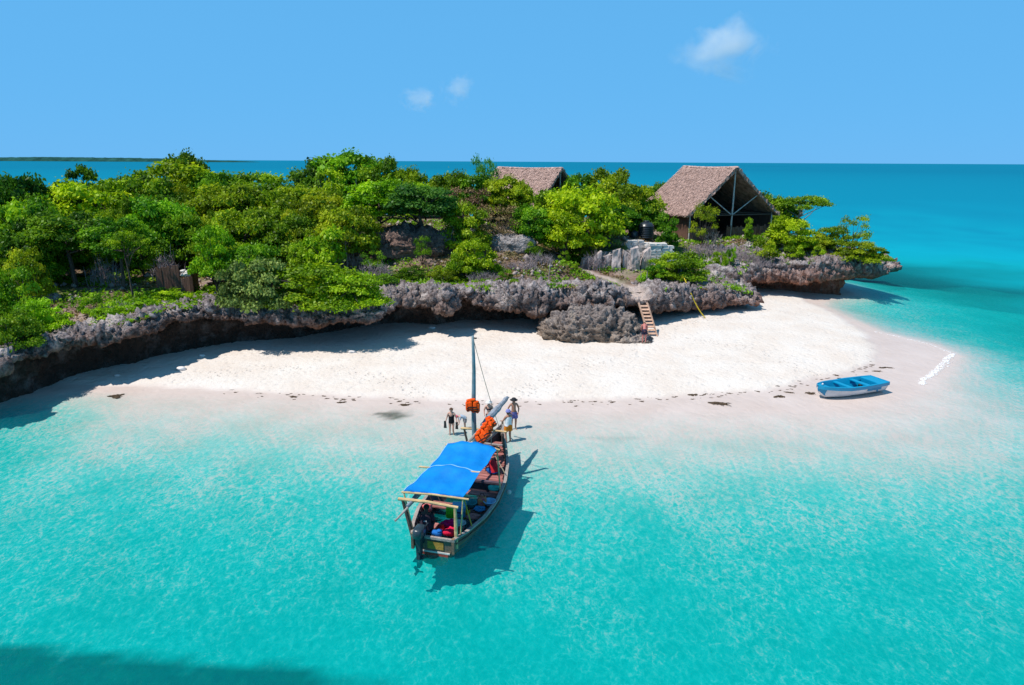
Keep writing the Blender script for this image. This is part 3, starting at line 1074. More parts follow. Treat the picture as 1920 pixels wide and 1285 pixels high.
def crown_mesh(name, seed, clumps=16, leaves=4200, shape='dome', leaf=0.20, spread=1.0, gap=0.0, rough=0.6):
    """unit crown: radius about 1 horizontally, from z = 0 (its base) to z = 1 (its top); returns mesh and the clumps' centres"""
    rng = np.random.default_rng(seed)
    cs, rs = [], []
    tries = 0
    while len(cs) < clumps and tries < 4000:
        tries += 1
        a = rng.uniform(0, 2 * math.pi)
        if shape == 'dome':
            h = rng.uniform(0.10, 0.86)
            R = 0.80 * math.sqrt(max(0.02, 1 - (max(h - 0.30, 0) / 0.68) ** 2)) * (1.0 if h > 0.3 else 0.72 + 0.9 * h)
            rad = R * math.sqrt(rng.uniform(0.25, 1))
        elif shape == 'flat':
            h = rng.uniform(0.55, 0.88)
            rad = 0.85 * math.sqrt(rng.uniform(0.0, 1))
            h -= 0.25 * rad * rad
        elif shape == 'sprawl':
            h = rng.uniform(0.10, 0.85)
            rad = 0.95 * (1 - 0.55 * h) * math.sqrt(rng.uniform(0.05, 1))
        else:                                             # tall
            h = rng.uniform(0.12, 0.92)
            rad = 0.55 * math.sqrt(max(0.05, 1 - abs(h - 0.45) * 1.5)) * math.sqrt(rng.uniform(0.1, 1))
        c = np.array([rad * math.cos(a), rad * math.sin(a), h])
        r = rng.uniform(0.17, 0.31) * (1.0 - 0.25 * (shape == 'tall'))
        if any(np.linalg.norm((c - q) * np.array([1, 1, 1.1])) < 0.74 * (r + w) * (1 + gap) for q, w in zip(cs, rs)): continue
        cs.append(c)
        rs.append(r)
    cs, rs = np.array(cs), np.array(rs)
    k = rng.choice(len(cs), leaves, p=(rs ** 2) / (rs ** 2).sum())
    d = rng.normal(size=(leaves, 3))
    d /= np.linalg.norm(d, axis=1, keepdims=True)
    d[:, 2] = np.where(d[:, 2] < -0.25, -d[:, 2] * rng.uniform(0, 1, leaves), d[:, 2])
    rr = rs[k] * (1 - 0.45 * rng.uniform(0, 1, leaves) ** 2) * (1 + rough * 0.35 * rng.normal(size=leaves))
    squash = np.array([1.0, 1.0, 0.72])
    C = cs[k] + d * rr[:, None] * squash
    C[:, 2] = np.maximum(C[:, 2], 0.02)
    nrm = 0.55 * d + 0.55 * np.array([0, 0, 1]) + 0.75 * rng.normal(size=(leaves, 3)) * 0.8
    nrm /= np.linalg.norm(nrm, axis=1, keepdims=True)
    V, F = quad_cloud(C, nrm, leaf * 0.25 * rng.uniform(0.6, 1.35, leaves), 1.5, rng)
    tone_c = rng.uniform(0.05, 0.95, len(cs))
    tone = np.clip(tone_c[k] + rng.normal(size=leaves) * 0.22, 0, 1)
    me = np_mesh(name, V, F, False, {'tone': ('FACE', tone)})
    return me, cs, rs


def trunk_mesh(name, seed, cs, base=-0.6, width=0.05, limbs=9, lean=0.12, fork=0.0):
    """trunk from z = base up through the crown with limbs that run out to the clumps"""
    rr = random.Random(seed)
    mb = MB()
    k = min(limbs, len(cs))
    pick = rr.sample(range(len(cs)), k)
    lx, ly = rr.uniform(-lean, lean), rr.uniform(-lean, lean)
    top = Vector((lx, ly, 0.45))
    pts, rad = [], []
    for i in range(7):
        t = i / 6
        pts.append(Vector((lx * t + rr.uniform(-.02, .02), ly * t + rr.uniform(-.02, .02), base + (top.z - base) * t)))
        rad.append(width * (1.25 - 0.75 * t) * (1.25 if i == 0 else 1))
    mb.tube(pts, rad, 6)
    for i in pick:
        e = Vector(cs[i])
        s = pts[rr.choice([3, 4, 5, 6] if fork == 0 else [1, 2, 3])]
        m = s.lerp(e, 0.5) + Vector((rr.uniform(-.06, .06), rr.uniform(-.06, .06), rr.uniform(-.10, .02)))
        mb.tube([s, s.lerp(m, .5), m, m.lerp(e, .6), e], [width * .55, width * .46, width * .36, width * .24, width * .1], 5)
        for _ in range(2):
            q = m.lerp(e, rr.uniform(.2, .8))
            mb.tube([q, q + Vector((rr.uniform(-.16, .16), rr.uniform(-.16, .16), rr.uniform(0, .16)))], [width * .2, width * .06], 4)
    return mb.mesh(name, True)


VAR = {}
for i in range(5):
    me, cs, rs = crown_mesh('dome_crown', 100 + i, 34, 11000, 'dome', 0.20)
    VAR['dome', i] = (me, trunk_mesh('trunk', 100 + i, cs, -0.8))
for i in range(2):
    me, cs, rs = crown_mesh('flat_crown', 120 + i, 15, 5000, 'flat', 0.20)
    VAR['flat', i] = (me, trunk_mesh('trunk', 120 + i, cs, -0.9, 0.04, 11))
for i in range(3):
    me, cs, rs = crown_mesh('sprawling_crown', 140 + i, 34, 10000, 'sprawl', 0.19)
    VAR['sprawl', i] = (me, trunk_mesh('trunk', 140 + i, cs, -0.5, 0.045, 10, 0.1, 1))
for i in range(3):
    me, cs, rs = crown_mesh('tall_crown', 160 + i, 20, 6000, 'tall', 0.20)
    VAR['tall', i] = (me, trunk_mesh('trunk', 160 + i, cs, -0.6, 0.035, 9))
for i in range(3):
    me, cs, rs = crown_mesh('sparse_crown', 180 + i, 13, 2600, 'dome', 0.17, gap=0.25)
    VAR['sparse', i] = (me, trunk_mesh('trunk', 180 + i, cs, -0.6, 0.035, 13, 0.15, 1))
for i in range(4):
    me, cs, rs = crown_mesh('shrub_crown', 200 + i, 14, 3200, 'sprawl', 0.25)
    VAR['shrub', i] = (me, trunk_mesh('stem', 200 + i, cs, -0.12, 0.03, 7, 0.1, 1))
SHADE = {'trunk': MAT['bark'], 'pale': MAT['pale_bark']}


def plant(name, label, cat, x, y, z0, z1, r, shape, leaf, var=0, base_frac=0.3, group=None, ry=None, bark='trunk', rz=None):
    """base at the soil (z0), top at z1; the crown starts base_frac of the height above the soil"""
    e = empty(name, (x, y, z0 - 0.05), RNG.uniform(0, 6.28) if rz is None else rz)
    tag(e, label, cat, group)
    cm, tm = VAR[shape, var % sum(1 for q in VAR if q[0] == shape)]
    H = z1 - z0
    hb = H * base_frac
    hc = H - hb
    c = bpy.data.objects.new('crown', cm)
    if len(cm.materials) == 0: cm.materials.append(MAT['leaf_green'])
    if len(tm.materials) == 0: tm.materials.append(MAT['bark'])
    COL.objects.link(c)
    c.parent = e
    c.location = (0, 0, hb)
    c.scale = (r, ry or r, hc)
    c.material_slots[0].link = 'OBJECT'
    c.material_slots[0].material = MAT['leaf_' + leaf]
    zmin = min(v.co.z for v in tm.vertices)
    tm = tm.copy()
    kz = (hb + .35) / (-zmin) / hc
    for v in tm.vertices:
        if v.co.z < 0: v.co.z *= kz
    t = bpy.data.objects.new('stem' if shape == 'shrub' else 'trunk', tm)
    COL.objects.link(t)
    t.parent = e
    t.scale = (r, ry or r, hc)
    t.location = (0, 0, hb)
    t.material_slots[0].link = 'OBJECT'
    t.material_slots[0].material = SHADE[bark]
    return e


def tree_px(px, py_top, d, wpx, leaf, shape='dome', bf=0.35, label=None, var=None, cat='tree', name='tree', group=None, bark='trunk', ry=None, sink=0.0):
    """a tree whose top shows at (px, py_top) when it stands d metres out; wpx = the crown's width in the photograph"""
    p = D(px, py_top, d)
    x = p.x
    z0 = tz(x, d)
    r = wpx / FPX * d * 0.5 / 0.84
    if shape == 'dome' and bf < .44: bf = min(bf, .30) * .6
    z1 = max(p.z, z0 + 0.5)
    if var is None: var = int(RNG.integers(0, 100))
    return plant(name, label, cat, x, d, z0 - sink, z1, r, shape, leaf, var, bf, group, ry, bark)


# trees that stand out, from the left end of the island to its point
TREES = [
 # px, top, d, width, leaf, shape, base, label
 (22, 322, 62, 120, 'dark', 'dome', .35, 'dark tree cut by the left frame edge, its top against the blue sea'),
 (95, 352, 66, 120, 'green', 'dome', .35, 'green tree between the dark edge tree and the tree with a dark upright sprig'),
 (152, 312, 74, 90, 'dark', 'tall', .30, 'tree with a dark upright sprig standing above the left canopy line'),
 (165, 338, 66, 170, 'lime', 'dome', .35, 'broad bright tree directly in front of the dark sprig tree'),
 (45, 372, 56, 130, 'green', 'dome', .35, 'full green tree at the left frame edge, in front of the dark tree'),
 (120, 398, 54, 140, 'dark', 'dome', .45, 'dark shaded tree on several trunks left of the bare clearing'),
 (214, 408, 53, 110, 'green', 'dome', .45, 'green tree on thin trunks at the left side of the bare clearing'),
 (232, 430, 50, 76, 'lime', 'flat', .60, 'small flat topped bright tree over the dark left clearing'),
 (268, 326, 72, 130, 'green', 'dome', .30, 'green tree just left of the highest left crown'),
 (345, 288, 88, 92, 'dark', 'dome', .25, 'dark dome crowned tree whose top crosses the horizon at left'),
 (330, 306, 80, 170, 'lime', 'dome', .30, 'wide bright tree right under the dark dome on the horizon'),
 (398, 318, 78, 100, 'green', 'dome', .30, 'round green tree right of the dark dome tree, below the horizon'),
 (300, 372, 62, 130, 'green', 'dome', .40, 'green tree above the small plank shed'),
 (396, 424, 52, 84, 'lime', 'sprawl', .30, 'small bright bushy tree just right of the plank shed'),
 (425, 342, 70, 130, 'olive', 'dome', .30, 'olive tree behind the small bright tree by the plank shed'),
 (482, 322, 80, 130, 'olive', 'dome', .30, 'yellowish topped tree left of the highest central clump'),
 (455, 388, 60, 130, 'olive', 'dome', .30, 'olive tree in the middle of the left slope'),
 (545, 345, 72, 130, 'olive', 'dome', .30, 'olive tree below the left shoulder of the central clump'),
 (530, 405, 60, 120, 'green', 'dome', .30, 'green tree between the grey brush and the central clump'),
 (470, 455, 52, 110, 'green', 'sprawl', .25, 'bright green tree beside the hazy grey bush near the cliff edge'),
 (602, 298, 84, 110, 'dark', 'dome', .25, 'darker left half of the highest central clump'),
 (652, 287, 84, 150, 'green', 'dome', .25, 'highest tree of the island, its flat top above the horizon'),
 (705, 294, 83, 90, 'green', 'dome', .25, 'right shoulder of the highest central clump'),
 (618, 318, 76, 84, 'lime', 'tall', .25, 'bright tree in front of the highest central clump'),
 (592, 360, 66, 110, 'olive', 'dome', .30, 'olive tree in front of the central clump, left of the reddish bank'),
 (650, 386, 62, 120, 'olive', 'dome', .35, 'olive tree leaning over the left end of the reddish bank'),
 (705, 338, 67, 130, 'lime', 'dome', .45, 'bright tree on dark trunks over the middle of the reddish bank'),
 (760, 316, 84, 90, 'olive', 'dome', .25, 'round olive tree right of the central clump against the sea'),
 (792, 346, 65.5, 135, 'teal', 'dome', .45, 'bluish green round tree on two thin trunks over the reddish bank'),
 (838, 322, 84, 90, 'green', 'dome', .25, 'green tree between the round olive tree and the bluish sprig tree'),
 (905, 294, 92, 56, 'teal', 'sparse', .40, 'thin bluish tree whose sprigs cross the horizon left of the first hut'),
 (885, 326, 84, 110, 'green', 'dome', .25, 'green tree below the bluish sprigs left of the first hut'),
 (872, 348, 76, 96, 'dry', 'sparse', .20, 'brown half bare tree above the dome shaped bush'),
 (873, 382, 66, 96, 'olive', 'sprawl', .12, 'low dome shaped bush with a flat skirt right of the reddish bank'),
 (950, 332, 82, 100, 'olive', 'dome', .25, 'olive tree in front of the left end of the first hut'),
 (975, 345, 80, 70, 'olive', 'tall', .25, 'upright olive tree covering the foot of the first roof'),
 (935, 384, 68, 84, 'dry', 'sparse', .20, 'dry grey brown shrub tree left of the pale mound'),
 (1000, 386, 68, 80, 'green', 'dome', .25, 'dark green tree right of the pale mound'),
 (1040, 352, 76, 96, 'green', 'dome', .25, 'green tree in front of the right end of the first roof'),
 (1092, 352, 71, 150, 'lime', 'dome', .25, 'large lime green tree in the gap between the two huts'),
 (1060, 392, 68, 90, 'lime', 'sprawl', .25, 'lime coloured lower tree at the left foot of the large lime tree'),
 (1140, 316, 88, 96, 'olive', 'dome', .25, 'tallest olive tree in the gap between the huts, top against the sea'),
 (1090, 326, 88, 70, 'green', 'dome', .25, 'green tree just right of the first hut roof'),
 (1185, 346, 79, 100, 'olive', 'dome', .25, 'olive tree left of the second hut above the water tank'),
 (1160, 384, 75, 80, 'dark', 'dome', .25, 'dark tree behind the large lime tree, left of the water tank'),
 (1212, 378, 78, 64, 'green', 'dome', .20, 'small green tree right behind the black water tank'),
 (1254, 400, 72, 66, 'green', 'tall', .05, 'small upright green tree between the water tank and the roof edge'),
 (1322, 382, 74.5, 54, 'olive', 'sparse', .20, 'thin tree growing up before the roof of the second hut'),
 (1405, 408, 77, 26, 'green', 'tall', .08, 'small green shrub standing before the plank fence'),
 (1448, 362, 92, 64, 'green', 'dome', .20, 'round green tree right behind the right eave of the second hut'),
 (1507, 362, 84, 82, 'olive', 'flat', .52, 'flat topped tree on forked white limbs against the sea'),
 (1470, 372, 86, 70, 'green', 'dome', .25, 'green tree left of the tree with white limbs'),
 (1488, 408, 76.5, 84, 'lime', 'dome', .15, 'bright round bush tree below the tree with white limbs'),
 (1604, 402, 78, 62, 'olive', 'sparse', .25, 'thin leaved tree near the tip of the point, twigs against the sea'),
 (1562, 424, 78.5, 66, 'green', 'sprawl', .10, 'dark green bush left of the thin leaved tree on the point'),
]
for (px, pt, d, w, lf, sh, bf, lb) in TREES:
    tree_px(px, pt, d, w, lf, sh, bf, lb, bark='pale' if 'white limbs' in lb else 'trunk')

# the tree that leans out over the beach
o = tree_px(606, 428, 53.5, 130, 'lime', 'tall', .10, 'bright upright tree at the cliff edge behind the overhanging crown', var=1)


def hanging_tree(px, d, base_d, crown_px, crown_py, crown_d, r, ry, hc, leaf, shape, var, label):
    """rooted on the cliff top at base_d, its trunk bending outward to a crown in front of the lip"""
    b_ = D(px, 560, base_d)
    bz = tz(b_.x, base_d)
    c_ = D(crown_px, crown_py, crown_d)                  # the top of the crown
    e = tag(empty('tree', (b_.x, base_d, bz - .1)), label, 'tree')
    off = Vector((c_.x - b_.x, crown_d - base_d, c_.z - hc - bz + .1))
    cm, _ = VAR[shape, var]
    c = bpy.data.objects.new('crown', cm)
    COL.objects.link(c)
    c.parent = e
    c.location = off
    c.scale = (r, ry, hc)
    c.material_slots[0].link = 'OBJECT'
    c.material_slots[0].material = MAT['leaf_' + leaf]
    mb = MB()
    rr_ = random.Random(var)
    mid = Vector((off.x * .45, off.y * .45, max(off.z * .5, .2) + hc * .35))
    hub = off + Vector((0, 0, hc * .45))
    mb.tube([(0, 0, -.3), (off.x * .15, off.y * .15, .35), mid, hub], [.20, .17, .14, .10], 7)
    for k in range(11):
        a_ = k * .571 * 2 + rr_.uniform(-.2, .2)
        tipp = off + Vector((math.cos(a_) * r * .75, math.sin(a_) * ry * .75, hc * rr_.uniform(.25, .75)))
        q = mid.lerp(hub, rr_.uniform(.2, .95))
        mb.tube([q, q.lerp(tipp, .5) + Vector((0, 0, .12)), tipp], [.075, .05, .02], 5)
    mb.build('trunk', MAT['bark'], e, True)
    return e


hanging_tree(590, 0, 52.6, 592, 496, 49.5, 4.4, 2.7, 3.2, 'lime', 'sprawl', 0, 'large bright spreading tree hanging over the cliff edge above the beach')
hanging_tree(655, 0, 52.4, 656, 510, 49.0, 2.9, 2.0, 2.8, 'lime', 'sprawl', 2, 'right hand tree of bright leaves drooping over the cliff lip')

BUSHES = [
 (478, 482, 49.0, 120, 'grey', 'sprawl', 'hazy grey green bush at the cliff edge left of the overhanging tree'),
 (425, 505, 48.6, 60, 'grey', 'shrub', 'smaller hazy grey bush at the left foot of the bigger hazy one'),
 (890, 446, 60.5, 84, 'lime', 'sprawl', 'bright green bush in the open ground between the bank and the pale mound'),
 (860, 470, 60.2, 46, 'green', 'shrub', 'darker bush touching the left side of the bright open ground bush'),
 (1270, 474, 63.4, 108, 'green', 'sprawl', 'wide green bush at the cliff top beside the stick with the yellow rope'),
 (1230, 490, 62.4, 50, 'green', 'shrub', 'small bush between the stacked stones and the yellow rope bush'),
 (1437, 443, 72.6, 48, 'lime', 'shrub', 'compact round bright bush in front of the plank fence'),
 (1372, 460, 70.5, 22, 'green', 'shrub', 'little round green plant below the dry twigs'),
 (1615, 452, 73.8, 86, 'olive', 'sprawl', 'wide low clipped looking bush at the very tip of the point'),
 (1650, 466, 73.2, 40, 'green', 'shrub', 'darker green end of the low bush over the tip of the point'),
 (1490, 456, 73.6, 40, 'lime', 'shrub', 'pale lime bush below the bright round bush tree'),
 (1537, 462, 74.0, 30, 'lime', 'shrub', 'small lime bush in the middle of the point'),
 (1525, 436, 77.0, 60, 'olive', 'shrub', 'olive bush between the white limbed tree and the dark bush of the point'),
 (965, 522, 55.3, 40, 'green', 'tall', 'upright green shrub growing on the grey rock left of the path'),
 (948, 505, 57.6, 34, 'green', 'shrub', 'low green plant behind the upright shrub on the grey rock'),
 (1076, 492, 63.2, 22, 'lime', 'shrub', 'small lime plant left of the quarried stone'),
 (1057, 468, 65.8, 22, 'green', 'shrub', 'small green plant beside the pale path'),
 (1001, 452, 65.5, 34, 'green', 'shrub', 'green plant at the right foot of the pale mound'),
 (830, 496, 58.6, 50, 'olive', 'shrub', 'yellow green bush on the cliff top below the reddish bank'),
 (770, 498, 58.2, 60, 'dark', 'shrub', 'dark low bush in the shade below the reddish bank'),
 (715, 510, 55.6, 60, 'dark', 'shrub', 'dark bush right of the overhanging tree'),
 (700, 470, 58.6, 50, 'green', 'sparse', 'thin sapling in front of the reddish bank at left'),
 (792, 440, 62.0, 36, 'green', 'sparse', 'slim sapling with a small crown in front of the reddish bank'),
 (1110, 442, 68.5, 46, 'olive', 'sparse', 'scraggy olive plant above the quarried stone'),
 (1150, 432, 69.6, 50, 'grey', 'sparse', 'grey green twiggy plant on top of the quarried stone'),
 (1352, 470, 68.4, 30, 'lime', 'shrub', 'bright plant in the grass below the dry twigs'),
 (22, 585, 39.6, 90, 'green', 'sprawl', 'green bush spilling over the cliff edge at the left frame edge'),
 (62, 560, 42.6, 90, 'lime', 'sprawl', 'bright bush behind the one spilling over the left cliff edge'),
 (10, 500, 45.0, 100, 'green', 'sprawl', 'high green bush at the left frame edge'),
 (38, 468, 49.5, 80, 'olive', 'sprawl', 'olive bush below the trees at the left frame edge'),
 (120, 588, 42.2, 60, 'lime', 'shrub', 'bright low bush on the cliff edge left of the bare patch'),
 (205, 566, 45.2, 70, 'lime', 'shrub', 'bright low bush on the cliff edge right of the bare patch'),
 (262, 560, 46.2, 60, 'lime', 'shrub', 'bright low bush left of the grey rock slab'),
 (318, 540, 49.5, 80, 'lime', 'shrub', 'bright low bush in front of the plank shed'),
 (385, 548, 50.3, 70, 'lime', 'shrub', 'bright low bush behind the grey rock slab'),
 (170, 548, 46.5, 50, 'green', 'shrub', 'green plant on the bare patch left of the plank shed'),
]
for (px, pt, d, w, lf, sh, lb) in BUSHES:
    tree_px(px, pt, d, w, lf, sh, .22 if sh in ('sparse',) else .04, lb, cat='bush', name='bush' if sh != 'sparse' else 'sapling', sink=0.1)

# the rest of the wood, seen only as canopy behind the trees above
CROWD_WORD = dict(green='mid green', olive='olive yellow', dark='deep green', lime='lime green')


def crowd_tree(x, y, z0, z1, r, lf, i):
    px = 960 + x / y * FPX * .985
    zone = ('at the left end of the wood' if px < 200 else 'below the dome crown on the horizon' if px < 420 else 'on the slope left of the highest clump' if px < 560 else
            'around the highest clump' if px < 760 else 'behind the first thatched hut' if px > 860 else 'between the highest clump and the first hut')
    row = 'front rows' if y < 64 else 'middle rows' if y < 80 else 'back rows'
    lb = f'{CROWD_WORD[lf]} tree crowded in the {row} {zone}'
    plant('tree', lb, 'tree', x, y, z0, z1, r, 'dome', lf, i, .14, f'crowded {CROWD_WORD[lf]} trees, {row}, {zone}')


fill = []
fr = random.Random(5)
for _ in range(4000):
    if len(fill) >= 96: break
    x, y = fr.uniform(-66, 24), fr.uniform(52, 112)
    if sdist(np.array([[x, y]]), LIP)[0] < 3: continue
    px = 960 + x / (y * 1.0) * FPX * 0.985
    if y < 72 and px > 395 and px < 1010: continue
    if y < 78 and px >= 395: continue
    if y < 60 and px > 205: continue
    if x > 5 and y < 92: continue
    if any((x - a) ** 2 + (y - b) ** 2 < 3.0 ** 2 for a, b in fill): continue
    if abs(x - 2.5) < 7 and 82 < y < 101: continue
    fill.append((x, y))
for i, (x, y) in enumerate(fill):
    px = 960 + x / y * FPX
    lim = 352 if px < 250 else (345 if px < 420 else (345 if px < 740 else 336))
    if 185 < px < 225: lim = 362
    z0 = tz(x, y)
    z1 = D(px, lim + fr.uniform(0, 26), y).z
    z1 = min(z1, z0 + fr.uniform(5.0, 7.0))
    z1 = max(z1, z0 + 2.6)
    lf = fr.choice(['green', 'olive', 'olive', 'dark', 'green', 'lime'])
    crowd_tree(x, y, z0, z1, fr.uniform(2.0, 3.1), lf, i)

thick = []
for _ in range(6000):
    if len(thick) >= 62: break
    y = fr.uniform(52, 76)
    px = fr.uniform(-60, 640)
    x = (px - 960) / FPX * y * 1.01
    if sdist(np.array([[x, y]]), LIP)[0] < 4: continue
    if y < 58.5 and 110 < px < 372: continue
    if px > 380 and y < 54: continue
    if px > 600 and y < 66: continue
    if any((x - a) ** 2 + (y - b) ** 2 < 2.1 ** 2 for a, b in thick): continue
    thick.append((x, y))
    top = np.interp(y, [52, 56, 62, 70, 76], [452, 425, 392, 356, 340]) + fr.uniform(0, 34)
    z0 = tz(x, y)
    z1 = max(D(px, top, y).z, z0 + 2.2)
    crowd_tree(x, y, z0, z1, fr.uniform(1.5, 2.4), fr.choice(['green', 'olive', 'olive', 'lime', 'green', 'dark']), len(thick))

# low green plants along the cliff top: nobody could count them
def ground_cover(name, label, n, leaf, mat, dens, seed, hgt=0.22):
    rng = np.random.default_rng(seed)
    P = np.column_stack([rng.uniform(-40, 43, n * 6), rng.uniform(30, 82, n * 6)])
    e = sdist(P, LIP)
    m = dens(P, e) > rng.uniform(0, 1, len(P))
    P = P[m & (e > 0.4)][:n]
    z = top_z(P)
    h = rng.uniform(0, 1, len(P)) ** 1.3 * hgt * (1 + 1.2 * np.clip(fbm(np.column_stack([P * 0.8, np.zeros(len(P))]), 3, seed), 0, 1))
    C = np.column_stack([P, z + h + 0.06])
    nrm = rng.normal(size=(len(P), 3)) * 0.6 + np.array([0, 0, 1.0])
    nrm /= np.linalg.norm(nrm, axis=1, keepdims=True)
    V, F = quad_cloud(C, nrm, leaf * rng.uniform(0.6, 1.4, len(P)), 1.7, rng)
    tone = np.clip(0.5 + 0.5 * fbm(np.column_stack([P * 0.6, np.zeros(len(P))]), 3, seed + 3) + rng.normal(size=len(P)) * 0.2, 0, 1)
    me = np_mesh(name, V, F, False, {'tone': ('FACE', tone)})
    return tag(link(name, me, mat), label, kind='stuff')


def px_of(P):
    q = (P[:, 0]) / P[:, 1] * FPX + 960
    return q


def dens_edge(P, e):
    g = green_mask(P)[0]
    band = np.clip(1.2 - np.abs(e - 3.5) / 4.5, 0, 1)
    left = np.where(P[:, 0] < -12, 1.15, np.where(P[:, 0] < 24, 0.75, 0.5))
    nopath = np.clip(seg_dist(P, PATH) - 0.9, 0, 1)
    return np.clip(g * band * left * nopath, 0, 1)


ground_cover('creeper', 'bright low creeper spread along the cliff top', 60000, 0.15, MAT['leaf_lime'], dens_edge, 301)
ground_cover('undergrowth', 'mixed low undergrowth on the island floor', 45000, 0.16, MAT['leaf_green'],
             lambda P, e: np.clip(fbm(np.column_stack([P * 0.3, np.zeros(len(P))]), 3, 77) * 2.2 + 0.05, 0, 0.8) * np.clip(seg_dist(P, PATH) - 0.8, 0, 1), 305, 0.3)
ground_cover('leaf_litter', 'brown fallen leaves and dry grass on the island floor', 40000, 0.15, MAT['leaf_dry'],
             lambda P, e: np.clip(fbm(np.column_stack([P * 0.35, np.zeros(len(P))]), 3, 79) * 2.0 + 0.25, 0, 0.8) * np.clip(seg_dist(P, PATH) - 0.5, 0, 1), 307, 0.08)

# broken pale stones lying about on the island
def rubble():
    rng = np.random.default_rng(401)
    P = np.column_stack([rng.uniform(-38, 40, 9000), rng.uniform(38, 80, 9000)])
    e = sdist(P, LIP)
    n = fbm(np.column_stack([P * 0.25, np.zeros(len(P))]), 3, 83)
    P = P[(e > 1.0) & (n > 0.05)][:1300]
    z = top_z(P)
    ico = np.array([(0, 0, 1), (.9, 0, .2), (.3, .85, .25), (-.75, .5, .2), (-.75, -.5, .25), (.3, -.85, .2), (0, 0, -.6)])
    ft = np.array([(0, 1, 2), (0, 2, 3), (0, 3, 4), (0, 4, 5), (0, 5, 1), (6, 2, 1), (6, 3, 2), (6, 4, 3), (6, 5, 4), (6, 1, 5)])
    V, F = [], []
    for i, (p, zz) in enumerate(zip(P, z)):
        s = rng.uniform(0.08, 0.28) * (1.6 if rng.random() < .08 else 1)
        a = rng.uniform(0, 6.28)
        R = np.array([[math.cos(a), -math.sin(a), 0], [math.sin(a), math.cos(a), 0], [0, 0, 1]])
        V.append((ico * rng.uniform(0.7, 1.3, ico.shape) * s) @ R.T + np.array([p[0], p[1], zz + s * 0.3]))
        F.append(ft + 7 * i)
    me = np_mesh('rubble', np.concatenate(V), np.concatenate(F), False)
    return tag(link('rubble', me, MAT['pale_stone']), 'broken pale stones scattered over the island floor', kind='stuff')


MAT['pale_stone'] = simple('pale_stone', (0.40, 0.33, 0.30), 0.95, 0.3, 3, 0.5, 14, 0.1, col2=(0.20, 0.16, 0.15))
rubble()

# dry, leafless brush in front of the second hut and elsewhere
def brush(px, py, d, w, h, label, n=60, seed=0, mat='dry_twig', name='dry_brush', cat='dry bush'):
    rr = random.Random(seed)
    p = D(px, py, d)
    z = tz(p.x, d)
    e = empty(name, (p.x, d, z - 0.05))
    tag(e, label, cat)
    mb = MB()
    for _ in range(n):
        x, y = rr.uniform(-w, w), rr.uniform(-w * .6, w * .6)
        pts = [Vector((x, y, 0))]
        dx, dy = rr.uniform(-.5, .5), rr.uniform(-.5, .5)
        hh = h * rr.uniform(.5, 1.0) * (1 - .4 * abs(x) / w)
        for k in (1, 2, 3):
            pts.append(Vector((x + dx * k * .33 + rr.uniform(-.1, .1), y + dy * k * .33 + rr.uniform(-.1, .1), hh * k / 3)))
        mb.tube(pts, [.03, .024, .017, .008], 4, False)
        for k in (1, 2):
            q = pts[k]
            for _ in range(3):
                mb.tube([q, q + Vector((rr.uniform(-.45, .45), rr.uniform(-.45, .45), rr.uniform(.05, .5)))], [.014, .006], 3, False)
    mb.build('twig', MAT[mat], e)
    return e


brush(1330, 452, 72.5, 2.6, 1.5, 'grey leafless brush below the roof of the second hut', 120, 1)
brush(1390, 455, 73.0, 2.2, 1.3, 'grey leafless brush below the plank fence of the second hut', 100, 2)
brush(1420, 470, 72.0, 1.6, .9, 'low grey brush right below the plank fence, beside the round bright bush', 60, 3)
brush(1336, 425, 75.5, 0.9, 2.6, 'pale bare saplings standing before the open gable of the second hut', 16, 4, 'pale_bark')
brush(975, 480, 62.0, 1.5, .8, 'brown dry brush in front of the pale mound', 60, 5)
brush(560, 440, 58.0, 1.6, 2.4, 'grey bare brush among the trees left of the overhanging tree', 50, 6)
brush(455, 305, 82.0, 1.8, 7.2, 'grey bare twigs poking out of the yellowish topped tree', 30, 7)
brush(580, 325, 82.5, 1.8, 7.5, 'grey bare twigs in the left flank of the central clump', 40, 8)
brush(640, 400, 60.5, 1.2, 5.6, 'grey bare twigs in front of the tree at the left end of the bank', 26, 9)
brush(1130, 450, 69.0, 1.2, 2.0, 'grey thorny brush on top of the quarried stone', 40, 10)
brush(205, 545, 47.0, 1.5, .6, 'fallen dry branches on the bare patch at left', 40, 11)
brush(1545, 480, 73.0, 1.6, .8, 'low grey thorn on the rock of the point', 50, 12)

for k, (px, d, w_, h_, lb) in enumerate([
    (490, 74.0, 1.5, 6.6, 'grey dead branches rising through the olive trees of the left slope'), (528, 66.5, 1.4, 5.4, 'grey dead branches above the hazy bush on the left slope'),
    (612, 74.5, 1.3, 6.8, 'grey dead branches left of the bright tree before the highest clump'), (672, 74.0, 1.4, 6.6, 'grey dead branches in the dark gap right of the bright tree'),
    (438, 57.5, 1.2, 3.6, 'grey dead branches above the small bright tree at the plank shed'), (300, 56.5, 1.0, 3.4, 'pale dead branches in the dark clearing behind the plank shed'),
    (180, 54.5, 1.2, 3.0, 'pale dead branches among the trunks of the dark clearing'), (840, 65.0, 1.2, 3.0, 'grey dead branches beside the dome shaped bush'),
    (1010, 63.5, 1.2, 1.6, 'grey thorn twigs left of the pale path'), (1120, 66.0, 1.0, 2.6, 'grey thorn twigs at the foot of the large lime tree'),
    (700, 57.0, 1.0, 2.2, 'bare dark twigs between the hanging tree and the reddish bank'), (905, 58.5, 1.2, 1.1, 'brown dry twigs on the cliff top in the middle')]):
    brush(px, 400, d, w_, h_, lb, 46, 60 + k, 'dry_twig')

